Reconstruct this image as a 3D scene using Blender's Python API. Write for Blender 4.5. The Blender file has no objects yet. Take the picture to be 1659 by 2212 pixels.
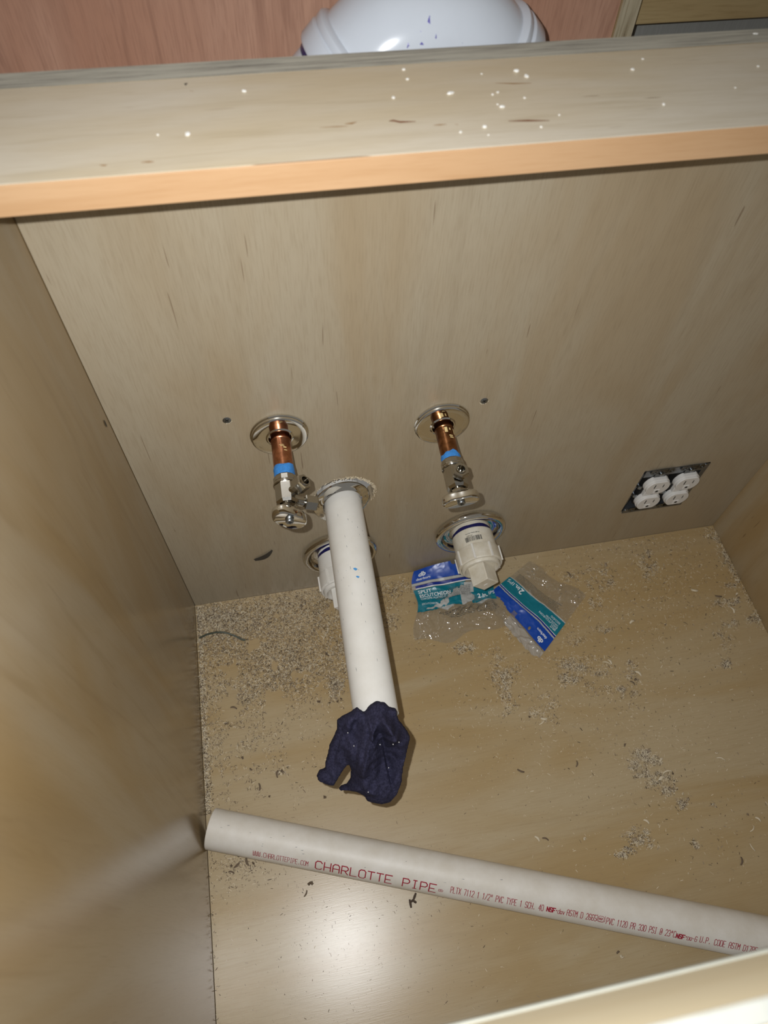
import bpy, bmesh, math, random
import numpy as np
from mathutils import Vector, Matrix, noise
random.seed(7); rng = np.random.default_rng(11)
PI = math.pi
scn = bpy.context.scene
COL = scn.collection

# ------------------------------------------------------------------ camera
CAM = np.array([0.1665, -0.4819, 0.9765])
ROT = np.array([[0.982, -0.1859, 0.0321], [-0.1407, -0.8348, -0.5323], [0.1258, 0.5182, -0.8459]])  # right, down, forward
U_, _, V_ = np.linalg.svd(ROT); ROT = U_ @ V_
FPX = 1512.0
cd = bpy.data.cameras.new('camera'); cam = bpy.data.objects.new('camera', cd); COL.objects.link(cam)
cd.sensor_fit = 'VERTICAL'; cd.lens = 6.3; cd.sensor_height = 6.3 * 2212 / FPX; cd.sensor_width = cd.sensor_height * 0.75
cd.clip_start = 0.01; cd.clip_end = 50
cd.dof.use_dof = True; cd.dof.focus_distance = 0.82; cd.dof.aperture_fstop = 1.9
M = Matrix(((ROT[0][0], -ROT[1][0], -ROT[2][0], CAM[0]), (ROT[0][1], -ROT[1][1], -ROT[2][1], CAM[1]),
            (ROT[0][2], -ROT[1][2], -ROT[2][2], CAM[2]), (0, 0, 0, 1)))
cam.matrix_world = M
scn.camera = cam
# ------------------------------------------------------------------ world, flash, exposure
wd = bpy.data.worlds.new('world'); scn.world = wd; wd.use_nodes = True
wd.node_tree.nodes['Background'].inputs[0].default_value = (1.0, 0.96, 0.90, 1)
wd.node_tree.nodes['Background'].inputs[1].default_value = 0.19
ld = bpy.data.lights.new('phone_flash', 'SPOT'); flash = bpy.data.objects.new('phone_flash', ld); COL.objects.link(flash)
ld.energy = 18.5; ld.color = (0.97, 0.985, 1.0); ld.shadow_soft_size = 0.003
ld.spot_size = math.radians(132); ld.spot_blend = 1.0
fm = M.copy(); fm.translation = M @ Vector((-0.026, 0.018, 0.0)); flash.matrix_world = fm @ Matrix.Rotation(math.radians(-7), 4, 'X')
vs = scn.view_settings; vs.view_transform = 'Standard'; vs.look = 'None'; vs.exposure = 0.0; vs.gamma = 1.0; vs.use_curve_mapping = False

def at(u, v, ax, val):
    """point of the plane axis==val that lies under photo pixel (u, v)"""
    d = ROT.T @ np.array([(u - 829.5) / FPX, (v - 1106) / FPX, 1.0])
    t = (val - CAM[ax]) / d[ax]
    return CAM + t * d

# ------------------------------------------------------------------ materials
def newmat(name):
    m = bpy.data.materials.new(name); m.use_nodes = True
    return m, m.node_tree.nodes, m.node_tree.links, m.node_tree.nodes['Principled BSDF']
def rgb(h):  # sRGB hex -> linear
    c = [int(h[i:i + 2], 16) / 255 for i in (0, 2, 4)]
    return tuple(x / 12.92 if x <= .04045 else ((x + .055) / 1.055) ** 2.4 for x in c) + (1,)
def plain(name, col, rough=.5, metal=0.0, spec=.5, var=0.0, vscale=60, bump=0.0, bscale=300, col2=None, stretch=(1, 1, 1)):
    m, N, L, b = newmat(name)
    b.inputs['Base Color'].default_value = col; b.inputs['Roughness'].default_value = rough
    b.inputs['Metallic'].default_value = metal; b.inputs['Specular IOR Level'].default_value = spec
    tc = N.new('ShaderNodeTexCoord'); mp = N.new('ShaderNodeMapping'); mp.inputs['Scale'].default_value = stretch
    L.new(tc.outputs['Object'], mp.inputs[0])
    if var > 0:
        nz = N.new('ShaderNodeTexNoise'); nz.inputs['Scale'].default_value = vscale; nz.inputs['Detail'].default_value = 6
        nz.inputs['Roughness'].default_value = .65
        L.new(mp.outputs[0], nz.inputs['Vector'])
        r = N.new('ShaderNodeValToRGB'); r.color_ramp.elements[0].position = .35; r.color_ramp.elements[1].position = .68
        c2 = col2 or tuple(x * (1 - var) for x in col[:3]) + (1,)
        r.color_ramp.elements[0].color = c2; r.color_ramp.elements[1].color = col
        L.new(nz.outputs['Fac'], r.inputs[0]); L.new(r.outputs[0], b.inputs['Base Color'])
    if bump > 0:
        n2 = N.new('ShaderNodeTexNoise'); n2.inputs['Scale'].default_value = bscale; n2.inputs['Detail'].default_value = 4
        L.new(mp.outputs[0], n2.inputs['Vector'])
        bp = N.new('ShaderNodeBump'); bp.inputs['Strength'].default_value = bump; bp.inputs['Distance'].default_value = .001
        L.new(n2.outputs['Fac'], bp.inputs['Height']); L.new(bp.outputs[0], b.inputs['Normal'])
    return m
def mixc(N, L, fac, a, b_, mode='MIX'):
    x = N.new('ShaderNodeMix'); x.data_type = 'RGBA'; x.blend_type = mode
    for s, v in ((0, fac), (6, a), (7, b_)):
        if hasattr(v, 'links'): L.new(v, x.inputs[s])
        else: x.inputs[s].default_value = v
    return x.outputs[2]
def ply(name, light, dark, warm, grain, rough=.3, streak=.6, seed=0.0, spec=.5, fine=.35, waves=.5):
    """prefinished plywood face: grain = axis index the grain runs along"""
    m, N, L, b = newmat(name)
    tc = N.new('ShaderNodeTexCoord')
    def noise_n(scale_across, scale_along, detail=5, dist=0.0, off=0.0, rg=.6):
        mp = N.new('ShaderNodeMapping'); s = [scale_across] * 3; s[grain] = scale_along
        mp.inputs['Scale'].default_value = s; mp.inputs['Location'].default_value = (seed + off, seed * 1.7 + off, seed * .6 - off)
        L.new(tc.outputs['Object'], mp.inputs[0])
        n = N.new('ShaderNodeTexNoise'); n.inputs['Scale'].default_value = 1; n.inputs['Detail'].default_value = detail
        n.inputs['Roughness'].default_value = rg; n.inputs['Distortion'].default_value = dist
        L.new(mp.outputs[0], n.inputs['Vector']); return n.outputs['Fac']
    def ramp(src, p0, p1):
        r = N.new('ShaderNodeMapRange'); r.inputs[1].default_value = p0; r.inputs[2].default_value = p1
        r.interpolation_type = 'SMOOTHSTEP'; L.new(src, r.inputs[0]); return r.outputs[0]
    def mul(a, k):
        x = N.new('ShaderNodeMath'); x.operation = 'MULTIPLY'; L.new(a, x.inputs[0]); x.inputs[1].default_value = k; return x.outputs[0]
    c = mixc(N, L, ramp(noise_n(9, 2.2, 3, .6), .35, .68), light, warm)                    # broad warm figure
    c = mixc(N, L, mul(ramp(noise_n(34, 3.2, 3, 1.4, 3.3), .50, .72), waves), c, dark)         # cathedral figure
    c = mixc(N, L, mul(ramp(noise_n(900, 45, 4, 0, 7.1), .42, .75), fine), c, dark)          # fine pores
    ink = (dark[0] * .42, dark[1] * .28, dark[2] * .18, 1)
    c = mixc(N, L, mul(ramp(noise_n(330, 17, 1, .5, 12.7, .3), .765, .80), streak), c, ink)   # mineral dashes
    L.new(c, b.inputs['Base Color'])
    b.inputs['Roughness'].default_value = rough; b.inputs['Specular IOR Level'].default_value = spec
    bp = N.new('ShaderNodeBump'); bp.inputs['Strength'].default_value = .09; bp.inputs['Distance'].default_value = .0004
    L.new(noise_n(1300, 60, 3, 0, 1.0), bp.inputs['Height']); L.new(bp.outputs[0], b.inputs['Normal'])
    return m
def plyedge(name, axis, light, dark, n_per_m, grain=0):
    m, N, L, b = newmat(name)
    tc = N.new('ShaderNodeTexCoord'); mp = N.new('ShaderNodeMapping'); s = [14.0] * 3; s[axis] = n_per_m
    mp.inputs['Scale'].default_value = s; L.new(tc.outputs['Object'], mp.inputs[0])
    n = N.new('ShaderNodeTexNoise'); n.inputs['Scale'].default_value = 1; n.inputs['Detail'].default_value = 6; n.inputs['Roughness'].default_value = .7
    L.new(mp.outputs[0], n.inputs['Vector'])
    r = N.new('ShaderNodeValToRGB'); e = r.color_ramp.elements; e[0].position = .36; e[0].color = dark; e[1].position = .56; e[1].color = light
    k = e.new(.30); k.color = tuple(x * .35 for x in dark[:3]) + (1,)
    L.new(n.outputs['Fac'], r.inputs[0]); L.new(r.outputs[0], b.inputs['Base Color']); b.inputs['Roughness'].default_value = .7
    bp = N.new('ShaderNodeBump'); bp.inputs['Strength'].default_value = .4; bp.inputs['Distance'].default_value = .0008
    L.new(n.outputs['Fac'], bp.inputs['Height']); L.new(bp.outputs[0], b.inputs['Normal'])
    return m

LT, DK, WM = rgb('cdbd9d'), rgb('9d8660'), rgb('c2a982')
m_back = ply('birch_back', rgb('a99d87'), rgb('88785f'), rgb('a29176'), 2, rough=.34, seed=1.3, fine=.34, waves=.14, streak=.5)
m_left = ply('birch_left', rgb('9d8c70'), rgb('806845'), rgb('957d57'), 2, rough=.19, spec=.6, seed=5.9, fine=.15, waves=.30, streak=.2)
m_right = ply('birch_right', rgb('a8977a'), rgb('87704c'), rgb('9f865e'), 2, rough=.3, seed=8.1, fine=.2, waves=.4)
m_floor = ply('birch_floor', rgb('b7a584'), rgb('9b8259'), rgb('ad9469'), 0, rough=.285, seed=2.7, fine=.30, waves=.20, streak=.12)
m_str = ply('birch_stretcher', rgb('d0c6b3'), rgb('aa9978'), rgb('c6b698'), 0, rough=.4, seed=4.4, fine=.25, waves=.38, streak=.9)
m_band = ply('maple_banding', rgb('bf9c77'), rgb('a57c52'), rgb('b8936d'), 0, rough=.45, seed=6.6, fine=.25, waves=.30, streak=0)
m_front = ply('maple_front', rgb('f4e6c4'), rgb('dcc492'), rgb('efdcb2'), 0, rough=.45, seed=3.6, fine=.12, waves=.2, streak=0)
m_pink = ply('lauan_plywood', rgb('b88f78'), rgb('8a6350'), rgb('ac7f67'), 2, rough=.55, seed=3.1, fine=.45, waves=.6, streak=.2)
m_tan = ply('tan_plywood', rgb('b09d74'), rgb('846e46'), rgb('a28b62'), 0, rough=.5, seed=9.3, fine=.4, waves=.4)
m_shade_grey = plain('panel_shade_grey', rgb('8d8d88'), .6, var=.15, vscale=80, stretch=(8, 8, .5))  # grey stands for the shade on the deeper panel, painted into its colour
m_edge_b = plyedge('ply_edge_grey', 1, rgb('b5b1a2'), rgb('8f8b80'), 330)
m_edge_v = plyedge('ply_edge_side', 0, rgb('b3a88e'), rgb('8b7d62'), 330)
m_pale_edge = plain('pale_edge', rgb('96968e'), .6, var=.12, vscale=90)
m_lip = plain('grey_lip', rgb('9b9b90'), .7, var=.1, vscale=90)
m_pvc = plain('pvc_white', rgb('e8e6e0'), .33, var=.05, vscale=25, spec=.45, col2=rgb('e0ddd5'))
m_pvc_grey = plain('pvc_loose', rgb('e6e1d8'), .48, var=.06, vscale=30, col2=rgb('dad3c6'))
m_pvc_dirty = plain('pvc_dirty', rgb('e4dfd1'), .42, var=.2, vscale=55, col2=rgb('d2c9b4'))
m_pvc_gloss = plain('pvc_gloss', rgb('ccd2da'), .16, var=.04, vscale=20)
m_primer = plain('purple_primer', rgb('191a55'), .25)
m_drip = plain('primer_drip', rgb('6a66ac'), .3)
m_blue_ink = plain('blue_ink_fleck', rgb('4f9bd8'), .5)
m_scuff = plain('dark_scuff', rgb('6c7076'), .6)
m_chrome = plain('chrome', rgb('d8d6d0'), .05, metal=1.0, bump=.02, bscale=90)
m_nickel = plain('chrome_valve', rgb('b4b1aa'), .12, metal=1.0, bump=.04, bscale=200)
m_dullsteel = plain('dull_steel', rgb('7d7f80'), .35, metal=1.0, var=.3, vscale=200)
m_screw = plain('zinc_screw', rgb('9aa0a6'), .3, metal=1.0)
m_dark = plain('dark_recess', rgb('15130f'), .8)
m_copper = plain('copper', rgb('c98a66'), .30, metal=1.0, var=.45, vscale=120, col2=rgb('935f44'))
m_copper2 = plain('copper_aged', rgb('a9764f'), .30, metal=1.0, var=.5, vscale=110, col2=rgb('6b452c'))
m_gold = plain('solder_smear', rgb('e3c98d'), .4)
m_tape = plain('blue_thread_sealant', rgb('3d8ede'), .45, var=.3, vscale=160, bump=.5, bscale=700)
m_steelbox = plain('galvanised_box', rgb('8c8f92'), .40, metal=.85, var=.3, vscale=90)
m_recept = plain('receptacle_white', rgb('dedcd8'), .35)
m_rag = plain('navy_cloth', rgb('3f3e54'), .95, spec=.1, var=.4, vscale=420, bump=.9, bscale=900, col2=rgb('282738'))
m_lint = plain('lint', rgb('d9d6d2'), .9)
m_wire = plain('wire_sheath', rgb('4d5348'), .4)
m_text = plain('red_ink', rgb('a01a33'), .55)
m_black = plain('black_ink', rgb('2a2a2a'), .6)
m_chipL = plain('chip_pale', rgb('dacdb2'), .8)
m_chipM = plain('chip_tan', rgb('9d8d77'), .8)
m_chipD = plain('chip_brown', rgb('6f5f4d'), .85)
m_chipX = plain('chip_dark', rgb('483b2f'), .85)
m_flake = plain('white_plaster', rgb('f1efe8'), .8)
m_mark = plain('charcoal_scrap', rgb('3a352d'), .8)
m_navyprint = plain('print_navy', rgb('0d2a86'), .3)
m_blueprint = plain('print_blue', rgb('0b45a6'), .3)
m_teal = plain('print_teal', rgb('077384'), .3)
m_whiteprint = plain('print_white', rgb('e9eef0'), .4)
m_greyprint = plain('print_grey', rgb('b9bab6'), .35, var=.15, vscale=120)
m_darkprint = plain('print_charcoal', rgb('565650'), .5)
def film_mat(name, milk):
    m, N, L, b = newmat(name)
    out = N['Material Output']; N.remove(b)
    tr = N.new('ShaderNodeBsdfTransparent'); tr.inputs[0].default_value = (.99, .99, .985, 1)
    gl = N.new('ShaderNodeBsdfGlossy'); gl.inputs['Roughness'].default_value = .07
    df = N.new('ShaderNodeBsdfDiffuse'); df.inputs[0].default_value = (.75, .75, .73, 1)
    lw = N.new('ShaderNodeLayerWeight'); pw = N.new('ShaderNodeMath'); pw.operation = 'POWER'; pw.inputs[1].default_value = 4; L.new(lw.outputs['Facing'], pw.inputs[0])
    fr = N.new('ShaderNodeMath'); fr.operation = 'MULTIPLY_ADD'; fr.inputs[1].default_value = .25; fr.inputs[2].default_value = .10; L.new(pw.outputs[0], fr.inputs[0])
    a = N.new('ShaderNodeMixShader'); a.inputs[0].default_value = milk; L.new(tr.outputs[0], a.inputs[1]); L.new(df.outputs[0], a.inputs[2])
    c = N.new('ShaderNodeMixShader'); L.new(fr.outputs[0], c.inputs[0]); L.new(a.outputs[0], c.inputs[1]); L.new(gl.outputs[0], c.inputs[2])
    L.new(c.outputs[0], out.inputs[0]); return m
m_film = film_mat('clear_film', .045)
m_film2 = film_mat('milky_film', .35)

# ------------------------------------------------------------------ builders
def tag(o, label=None, cat=None, group=None, kind=None):
    if label: o['label'] = label
    if cat: o['category'] = cat
    if group: o['group'] = group
    if kind: o['kind'] = kind
    return o
def link(name, me, mats, parent=None, smooth=None):
    if not isinstance(mats, (list, tuple)): mats = [mats]
    for m in mats: me.materials.append(m)
    if smooth is not None:
        me.shade_smooth(); me.set_sharp_from_angle(angle=math.radians(smooth))
    o = bpy.data.objects.new(name, me); COL.objects.link(o)
    if parent: o.parent = parent
    return o
def pyd(name, V, F, mats, parent=None, smooth=None, idx=None):
    me = bpy.data.meshes.new(name); me.from_pydata([tuple(v) for v in V], [], [tuple(f) for f in F]); me.update()
    if idx is not None: me.polygons.foreach_set('material_index', idx)
    return link(name, me, mats, parent, smooth)
def empty(name, loc=(0, 0, 0), rot=(0, 0, 0)):
    o = bpy.data.objects.new(name, None); COL.objects.link(o); o.location = loc; o.rotation_euler = rot; o.empty_display_size = .01
    return o
class MB:
    """collects shapes, builds one mesh"""
    def __init__(s): s.V = []; s.F = []; s.I = []
    def add(s, V, F, mi=0, mat=None):
        n = len(s.V)
        s.V += [tuple(mat @ Vector(v)) if mat is not None else tuple(v) for v in V]
        s.F += [tuple(i + n for i in f) for f in F]; s.I += [mi] * len(F); return s
    def box(s, a, b, mi=0, mat=None):
        x0, y0, z0 = a; x1, y1, z1 = b
        V = [(x0, y0, z0), (x1, y0, z0), (x1, y1, z0), (x0, y1, z0), (x0, y0, z1), (x1, y0, z1), (x1, y1, z1), (x0, y1, z1)]
        return s.add(V, [(3, 2, 1, 0), (4, 5, 6, 7), (0, 1, 5, 4), (1, 2, 6, 5), (2, 3, 7, 6), (3, 0, 4, 7)], mi, mat)
    def bbox(s, a, b, bev=.001, mi=0, mat=None, seg=1):
        bm = bmesh.new(); bmesh.ops.create_cube(bm, size=1)
        for v in bm.verts: v.co = Vector([a[i] + (v.co[i] + .5) * (b[i] - a[i]) for i in range(3)])
        bmesh.ops.bevel(bm, geom=bm.edges[:], offset=bev, segments=seg, affect='EDGES', profile=.5)
        bm.verts.index_update()
        V = [v.co.copy() for v in bm.verts]; F = [[v.index for v in f.verts] for f in bm.faces]; bm.free()
        return s.add(V, F, mi, mat)
    def lathe(s, prof, n=40, mi=0, mat=None, poly=None, close=False, jit=None):
        """prof [(r, h)] around local Z"""
        V = []; F = []
        for k, (r, h) in enumerate(prof):
            for i in range(n):
                a = 2 * PI * i / n + (PI / n if poly else 0)
                rr = r + (jit(a, h, k) if jit else 0)
                V.append((rr * math.cos(a), rr * math.sin(a), h))
        m = len(prof)
        for k in range(m - 1):
            for i in range(n):
                j = (i + 1) % n
                F.append((k * n + i, k * n + j, (k + 1) * n + j, (k + 1) * n + i))
        if close:
            for i in range(n):
                j = (i + 1) % n; F.append(((m - 1) * n + i, (m - 1) * n + j, j, i))
        else:
            if prof[0][0] > 1e-6: F.append(tuple(reversed(range(n))))
            if prof[-1][0] > 1e-6: F.append(tuple(range((m - 1) * n, m * n)))
        return s.add(V, F, mi, mat)
    def tube(s, pts, r, n=10, mi=0, caps=True):
        V = []; F = []; P = [Vector(p) for p in pts]; up = Vector((0, 0, 1))
        for k, p in enumerate(P):
            t = (P[min(k + 1, len(P) - 1)] - P[max(k - 1, 0)]).normalized()
            a = t.cross(up); a = a.normalized() if a.length > 1e-4 else Vector((1, 0, 0)); b = a.cross(t)
            rr = r[k] if isinstance(r, (list, tuple)) else r
            for i in range(n):
                q = 2 * PI * i / n; V.append(p + (a * math.cos(q) + b * math.sin(q)) * rr)
        for k in range(len(P) - 1):
            for i in range(n):
                j = (i + 1) % n; F.append((k * n + i, (k + 1) * n + i, (k + 1) * n + j, k * n + j))
        if caps: F.append(tuple(range(n))); F.append(tuple(reversed(range((len(P) - 1) * n, len(P) * n))))
        return s.add(V, F, mi)
    def build(s, name, mats, parent=None, smooth=None):
        return pyd(name, s.V, s.F, mats, parent, smooth, s.I)
def dirmat(p, d, up=(0, 0, 1)):
    """matrix whose local Z runs along d"""
    z = Vector(d).normalized(); u = Vector(up)
    x = u.cross(z)
    if x.length < 1e-4: x = Vector((1, 0, 0)).cross(z)
    x.normalize(); y = z.cross(x)
    m = Matrix((x, y, z)).transposed().to_4x4(); m.translation = Vector(p); return m
def cut(obj, cutters):
    for c in cutters:
        md = obj.modifiers.new('cut', 'BOOLEAN'); md.operation = 'DIFFERENCE'; md.object = c; md.solver = 'EXACT'
    bpy.context.view_layer.update()
    me = bpy.data.meshes.new_from_object(obj.evaluated_get(bpy.context.evaluated_depsgraph_get()))
    obj.modifiers.clear(); obj.data = me
    for c in cutters: bpy.data.objects.remove(c)
OUT = (PI / 2, 0, 0)     # local Z out of the back panel, local Y up

# ------------------------------------------------------------------ the setting
W, H0, H1, SD, G = 0.845, 0.7253, 0.7439, 0.1008, 0.0005
FRONT = -0.60
b = MB().box((0, FRONT, -.018), (W, 0, 0)); fl = b.build('floor', m_floor); tag(fl, 'tan plywood cabinet floor strewn with sawdust', kind='structure')
b = MB().box((-.018, FRONT, -.018), (-G, .019, H1)); tag(b.build('wall_left', m_left), 'plywood left side panel of the cabinet', kind='structure')
b = MB().box((W + G, FRONT, -.018), (W + .018, .019, H1)); tag(b.build('wall_right', m_right), 'plywood right side panel of the cabinet', kind='structure')
b = MB().box((0, G, -.018), (W, .0195, H1)); wb = b.build('wall_back', [m_back, m_edge_b])
HX, HZ, HR = .2315, .2425, .0375
c1 = MB().lathe([(HR, -.05), (HR, .05)], 56, mat=dirmat((HX, 0, HZ), (0, -1, 0)),
                jit=lambda a, h, k: .0011 * noise.noise(Vector((math.cos(a) * 9, math.sin(a) * 9, .3))) + .0007 * math.sin(a * 17)).build('cutter', m_back)
OX0, OX1, OZ0, OZ1 = .6515, .7505, .0880, .1975
c2 = MB().box((OX0, -.05, OZ0), (OX1, .05, OZ1)).build('cutter', m_back)
cut(wb, [c1, c2])
for p in wb.data.polygons:
    if p.normal.z > .9 and p.center.z > .7: p.material_index = 1
tag(wb, 'plywood back panel of the cabinet, pipes passing through it', kind='structure')
# the cavity behind the cabinet
b = MB().box((-.25, .150, .35), (.4995, .168, 1.02)); tag(b.build('wall_behind', m_pink), 'reddish plywood panel behind the cabinet', kind='structure')

# cabinet stretcher along the top of the back panel
st = empty('cabinet_stretcher', (0, 0, H0)); tag(st, 'flat plywood stretcher with maple edge banding across the cabinet back', 'stretcher')
MB().bbox((.0002, -SD + .0012, 0), (W - .0002, -.0002, H1 - H0), .0004).build('board', m_str, st).data
o = MB().bbox((.0002, -SD, 0), (W - .0002, -SD + .0011, H1 - H0 + .0001), .0003).build('edge_banding', m_band, st); o['label'] = 'orange maple edge banding'
def streak(pts, w, mat, name, parent, off):
    V = []; F = []; n = len(pts)
    for i, p in enumerate(pts):
        f = i / (n - 1); ww = w * math.sin(PI * (.08 + .84 * f)); q = Vector(p) - off
        V += [(q.x, q.y - ww, q.z + .00015), (q.x, q.y + ww, q.z + .00015)]
    for i in range(n - 1): F.append((2 * i, 2 * i + 1, 2 * i + 3, 2 * i + 2))
    return pyd(name, V, F, mat, parent)
m_streak = plain('mineral_streak', rgb('7a4a2c'), .6); m_streak2 = plain('mineral_streak_faint', rgb('9a7750'), .6)
for (pp, w, mt) in [([(840, 262), (850, 261), (864, 264), (898, 263)], .0011, m_streak), ([(936, 271), (950, 270), (965, 269)], .0006, m_streak2), ([(983, 269), (990, 270)], .0008, m_streak2), ([(1098, 262), (1140, 261), (1187, 261)], .0010, m_streak), ([(1070, 180), (1110, 181), (1148, 180)], .0007, m_streak2),
                    ([(215, 357), (225, 358), (232, 357)], .0007, m_streak2), ([(305, 351), (322, 350), (333, 350)], .0008, m_streak2), ([(745, 268), (760, 267), (770, 264)], .0009, m_streak2), ([(690, 276), (730, 274), (752, 273)], .0005, m_streak2), ([(398, 181), (401, 183), (405, 180)], .0014, m_mark), ([(410, 196), (418, 198)], .0006, m_streak2)]:
    streak([at(u, v, 2, H1) for u, v in pp], w, mt, 'mineral_streak', st, Vector((0, 0, H0)))
p = at(228, 915, 0, 0); V = [(.00005, p[1] + .0016 * math.cos(a), p[2] + .0052 * math.sin(a)) for a in np.linspace(0, 2 * PI, 14, endpoint=False)]
pyd('knot', V, [tuple(range(14))], m_mark, bpy.data.objects['wall_left'])
# front apron rail near the camera
fr = empty('front_rail', (0, -.5136, .632)); tag(fr, 'pale maple front rail of the cabinet close to the camera', 'rail')
MB().bbox((.0005, -.0055, 0), (W - .0005, 0, .111), .0006).build('liner_panel', [m_front], fr)
MB().bbox((.0005, -.0057, .1105), (W - .0005, 0.0003, .1120), .0004).build('top_edge', [m_pale_edge], fr)
MB().bbox((.0005, -.0010, -.0005), (W - .0005, .0012, .006), .0005).build('bottom_edge', [m_lip], fr)
MB().bbox((.0005, -.0250, -.02), (W - .0005, -.0060, .1085), .001).build('face_board', [m_front], fr)

# neighbour carcass behind, top right
pt = empty('plywood_partition', (.4997, .152, .35)); tag(pt, 'upright plywood partition edge at the end of the reddish panel', 'panel')
MB().box((0.0002, -.004, 0), (.0165, .10, .67)).build('board', m_tan, pt)
MB().box((0.0002, -.006, 0), (.0165, -.0042, .67)).build('raw_edge', m_edge_v, pt)
b = MB().bbox((.5165, .165, .6855), (.98, .183, .86), .001).build('tan_board', m_tan); tag(b, 'tan plywood board beyond the partition, upper right corner', 'board')
b = MB().bbox((.5165, .2, .35), (.98, .212, .86), .001).build('shade_grey_panel', m_shade_grey); tag(b, 'deeper panel with shade painted in as grey, below the tan board, upper right', 'panel')  # set-back panel, its shade painted in as grey

# ------------------------------------------------------------------ white elbow behind the cabinet
EC = Vector((.315, .092, .660)); RB, TR = .060, .0445
el = empty('pipe_elbow', (EC.x, EC.y, EC.z)); tag(el, 'large glossy white pipe elbow behind the cabinet with purple primer drips', 'pipe fitting')
def arc(a0, a1, n): return [(RB * math.cos(math.radians(a0 + (a1 - a0) * i / n)), 0, RB * math.sin(math.radians(a0 + (a1 - a0) * i / n))) for i in range(n + 1)]
def torus_part(a0, a1, n, r, name, mat):
    V = []; F = []; ns = 48
    for i in range(n + 1):
        a = math.radians(a0 + (a1 - a0) * i / n); e = Vector((math.cos(a), 0, math.sin(a)))
        for j in range(ns):
            q = 2 * PI * j / ns; V.append(e * (RB + r * math.cos(q)) + Vector((0, r * math.sin(q), 0)))
    for i in range(n):
        for j in range(ns):
            k = (j + 1) % ns; F.append((i * ns + j, (i + 1) * ns + j, (i + 1) * ns + k, i * ns + k))
    return pyd(name, V, F, mat, el, 60)
torus_part(45, 135, 28, TR, 'bend', m_pvc_gloss)
for sg in (-1, 1):
    e0 = Vector((sg * RB * .7071, 0, RB * .7071)); d = Vector((sg * .7071, 0, -.7071))
    MB().lathe([(TR - .003, -.002), (.0475, 0), (.0495, .002), (.0495, .006), (.0482, .008), (.0500, .010), (.0500, .022), (.0490, .0240), (.0445, .0240)], 56, mat=dirmat(e0, d, (0, 1, 0))).build('hub', m_pvc_gloss, el, 40)
    MB().lathe([(.0451, .023), (.0451, .0290), (.0446, .0291)], 48, mat=dirmat(e0, d, (0, 1, 0)), jit=lambda a, h, k: 0.0).build('primer_ring', m_primer, el, 40)
    MB().lathe([(.0445, .030), (.0445, .16)], 48, mat=dirmat(e0, d, (0, 1, 0))).build('pipe', m_pvc_gloss, el, 40)
for (u, v, w, h) in [(882, 98, 4, 12), (909, 78, 3, 24), (936, 70, 4, 16), (942, 80, 3, 14), (999, 96, 2, 8), (928, 46, 9, 24), (911, 94, 6, 6)]:
    # patch on the bend, found along the view from above, then kept in the elbow's own space
    pts = []
    for (du, dv) in [(-w, h), (w, h), (w * .6, 0), (w * .15, -h), (-w * .15, -h), (-w * .6, 0)]:
        best = None
        for t in np.linspace(.35, .75, 401):
            d = ROT.T @ np.array([(u + du * .8 - 829.5) / FPX, (v + dv * .5 - 1106) / FPX, 1.0]); q = Vector(CAM + t * d) - EC
            rr = math.hypot(math.hypot(q.x, q.z) - RB, q.y)
            if rr <= TR + .0004: best = q; break
        if best is not None: pts.append(best)
    if len(pts) == 6: pyd('primer_drip', pts, [(0, 1, 2, 3, 4, 5)], m_drip, el)

# ------------------------------------------------------------------ chrome escutcheons for the supplies
def small_escutcheon(x, z, R_, label, tilt=(0, 0)):
    o = MB().lathe([(.0118, .0005), (R_ + .0006, .0002), (R_ + .0008, .0014), (R_ - .0004, .0020), (R_ - .0002, .0028), (R_ - .0004, .0048), (R_ - .0014, .0055),
                    (R_ - .0022, .0057), (R_ * .70, .0055), (.0150, .0056), (.0134, .0066), (.0124, .0066), (.0116, .0050)], 72, close=True).build('supply_escutcheon', m_chrome, None, 30)
    o.location = (x, 0, z); o.rotation_euler = (PI / 2 + tilt[0], tilt[1], 0)
    return tag(o, label, 'escutcheon')
small_escutcheon(.1625, .3805, .0306, 'round chrome escutcheon on the back panel behind the valve with two outlets')
small_escutcheon(.3440, .3640, .0312, 'round chrome escutcheon on the back panel behind the valve with one outlet')

def nut(mb, base, d, r_hex, L0, L1, hole, mi=0):
    m = dirmat(base, d, (0, 0, 1))
    mb.lathe([(r_hex * .60, 0), (r_hex * .60, L0)], 24, mi, m)
    n = 6; V = []; F = []; k = 24
    def hexr(a):
        a = (a + PI / 6) % (PI / 3) - PI / 6; return r_hex * math.cos(PI / 6) / math.cos(a)
    rings = [('c', r_hex * .6, L0), ('h', .93, L0), ('h', 1.0, L0 + .001), ('h', 1.0, L1 - .0012), ('h', .90, L1), ('c', hole * 1.28, L1), ('c', hole * 1.2, L1 + .0012), ('c', hole, L1 + .0012), ('c', hole, L1 - .008)]
    for (ty, r, h) in rings:
        for i in range(k):
            a = 2 * PI * i / k
            rr = r if ty == 'c' else hexr(a) * r
            V.append((rr * math.cos(a), rr * math.sin(a), h))
    for q in range(len(rings) - 1):
        for i in range(k):
            j = (i + 1) % k; F.append((q * k + i, q * k + j, (q + 1) * k + j, (q + 1) * k + i))
    F.append(tuple(range((len(rings) - 1) * k, len(rings) * k)))
    mb.add(V, F, mi, m)
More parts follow.
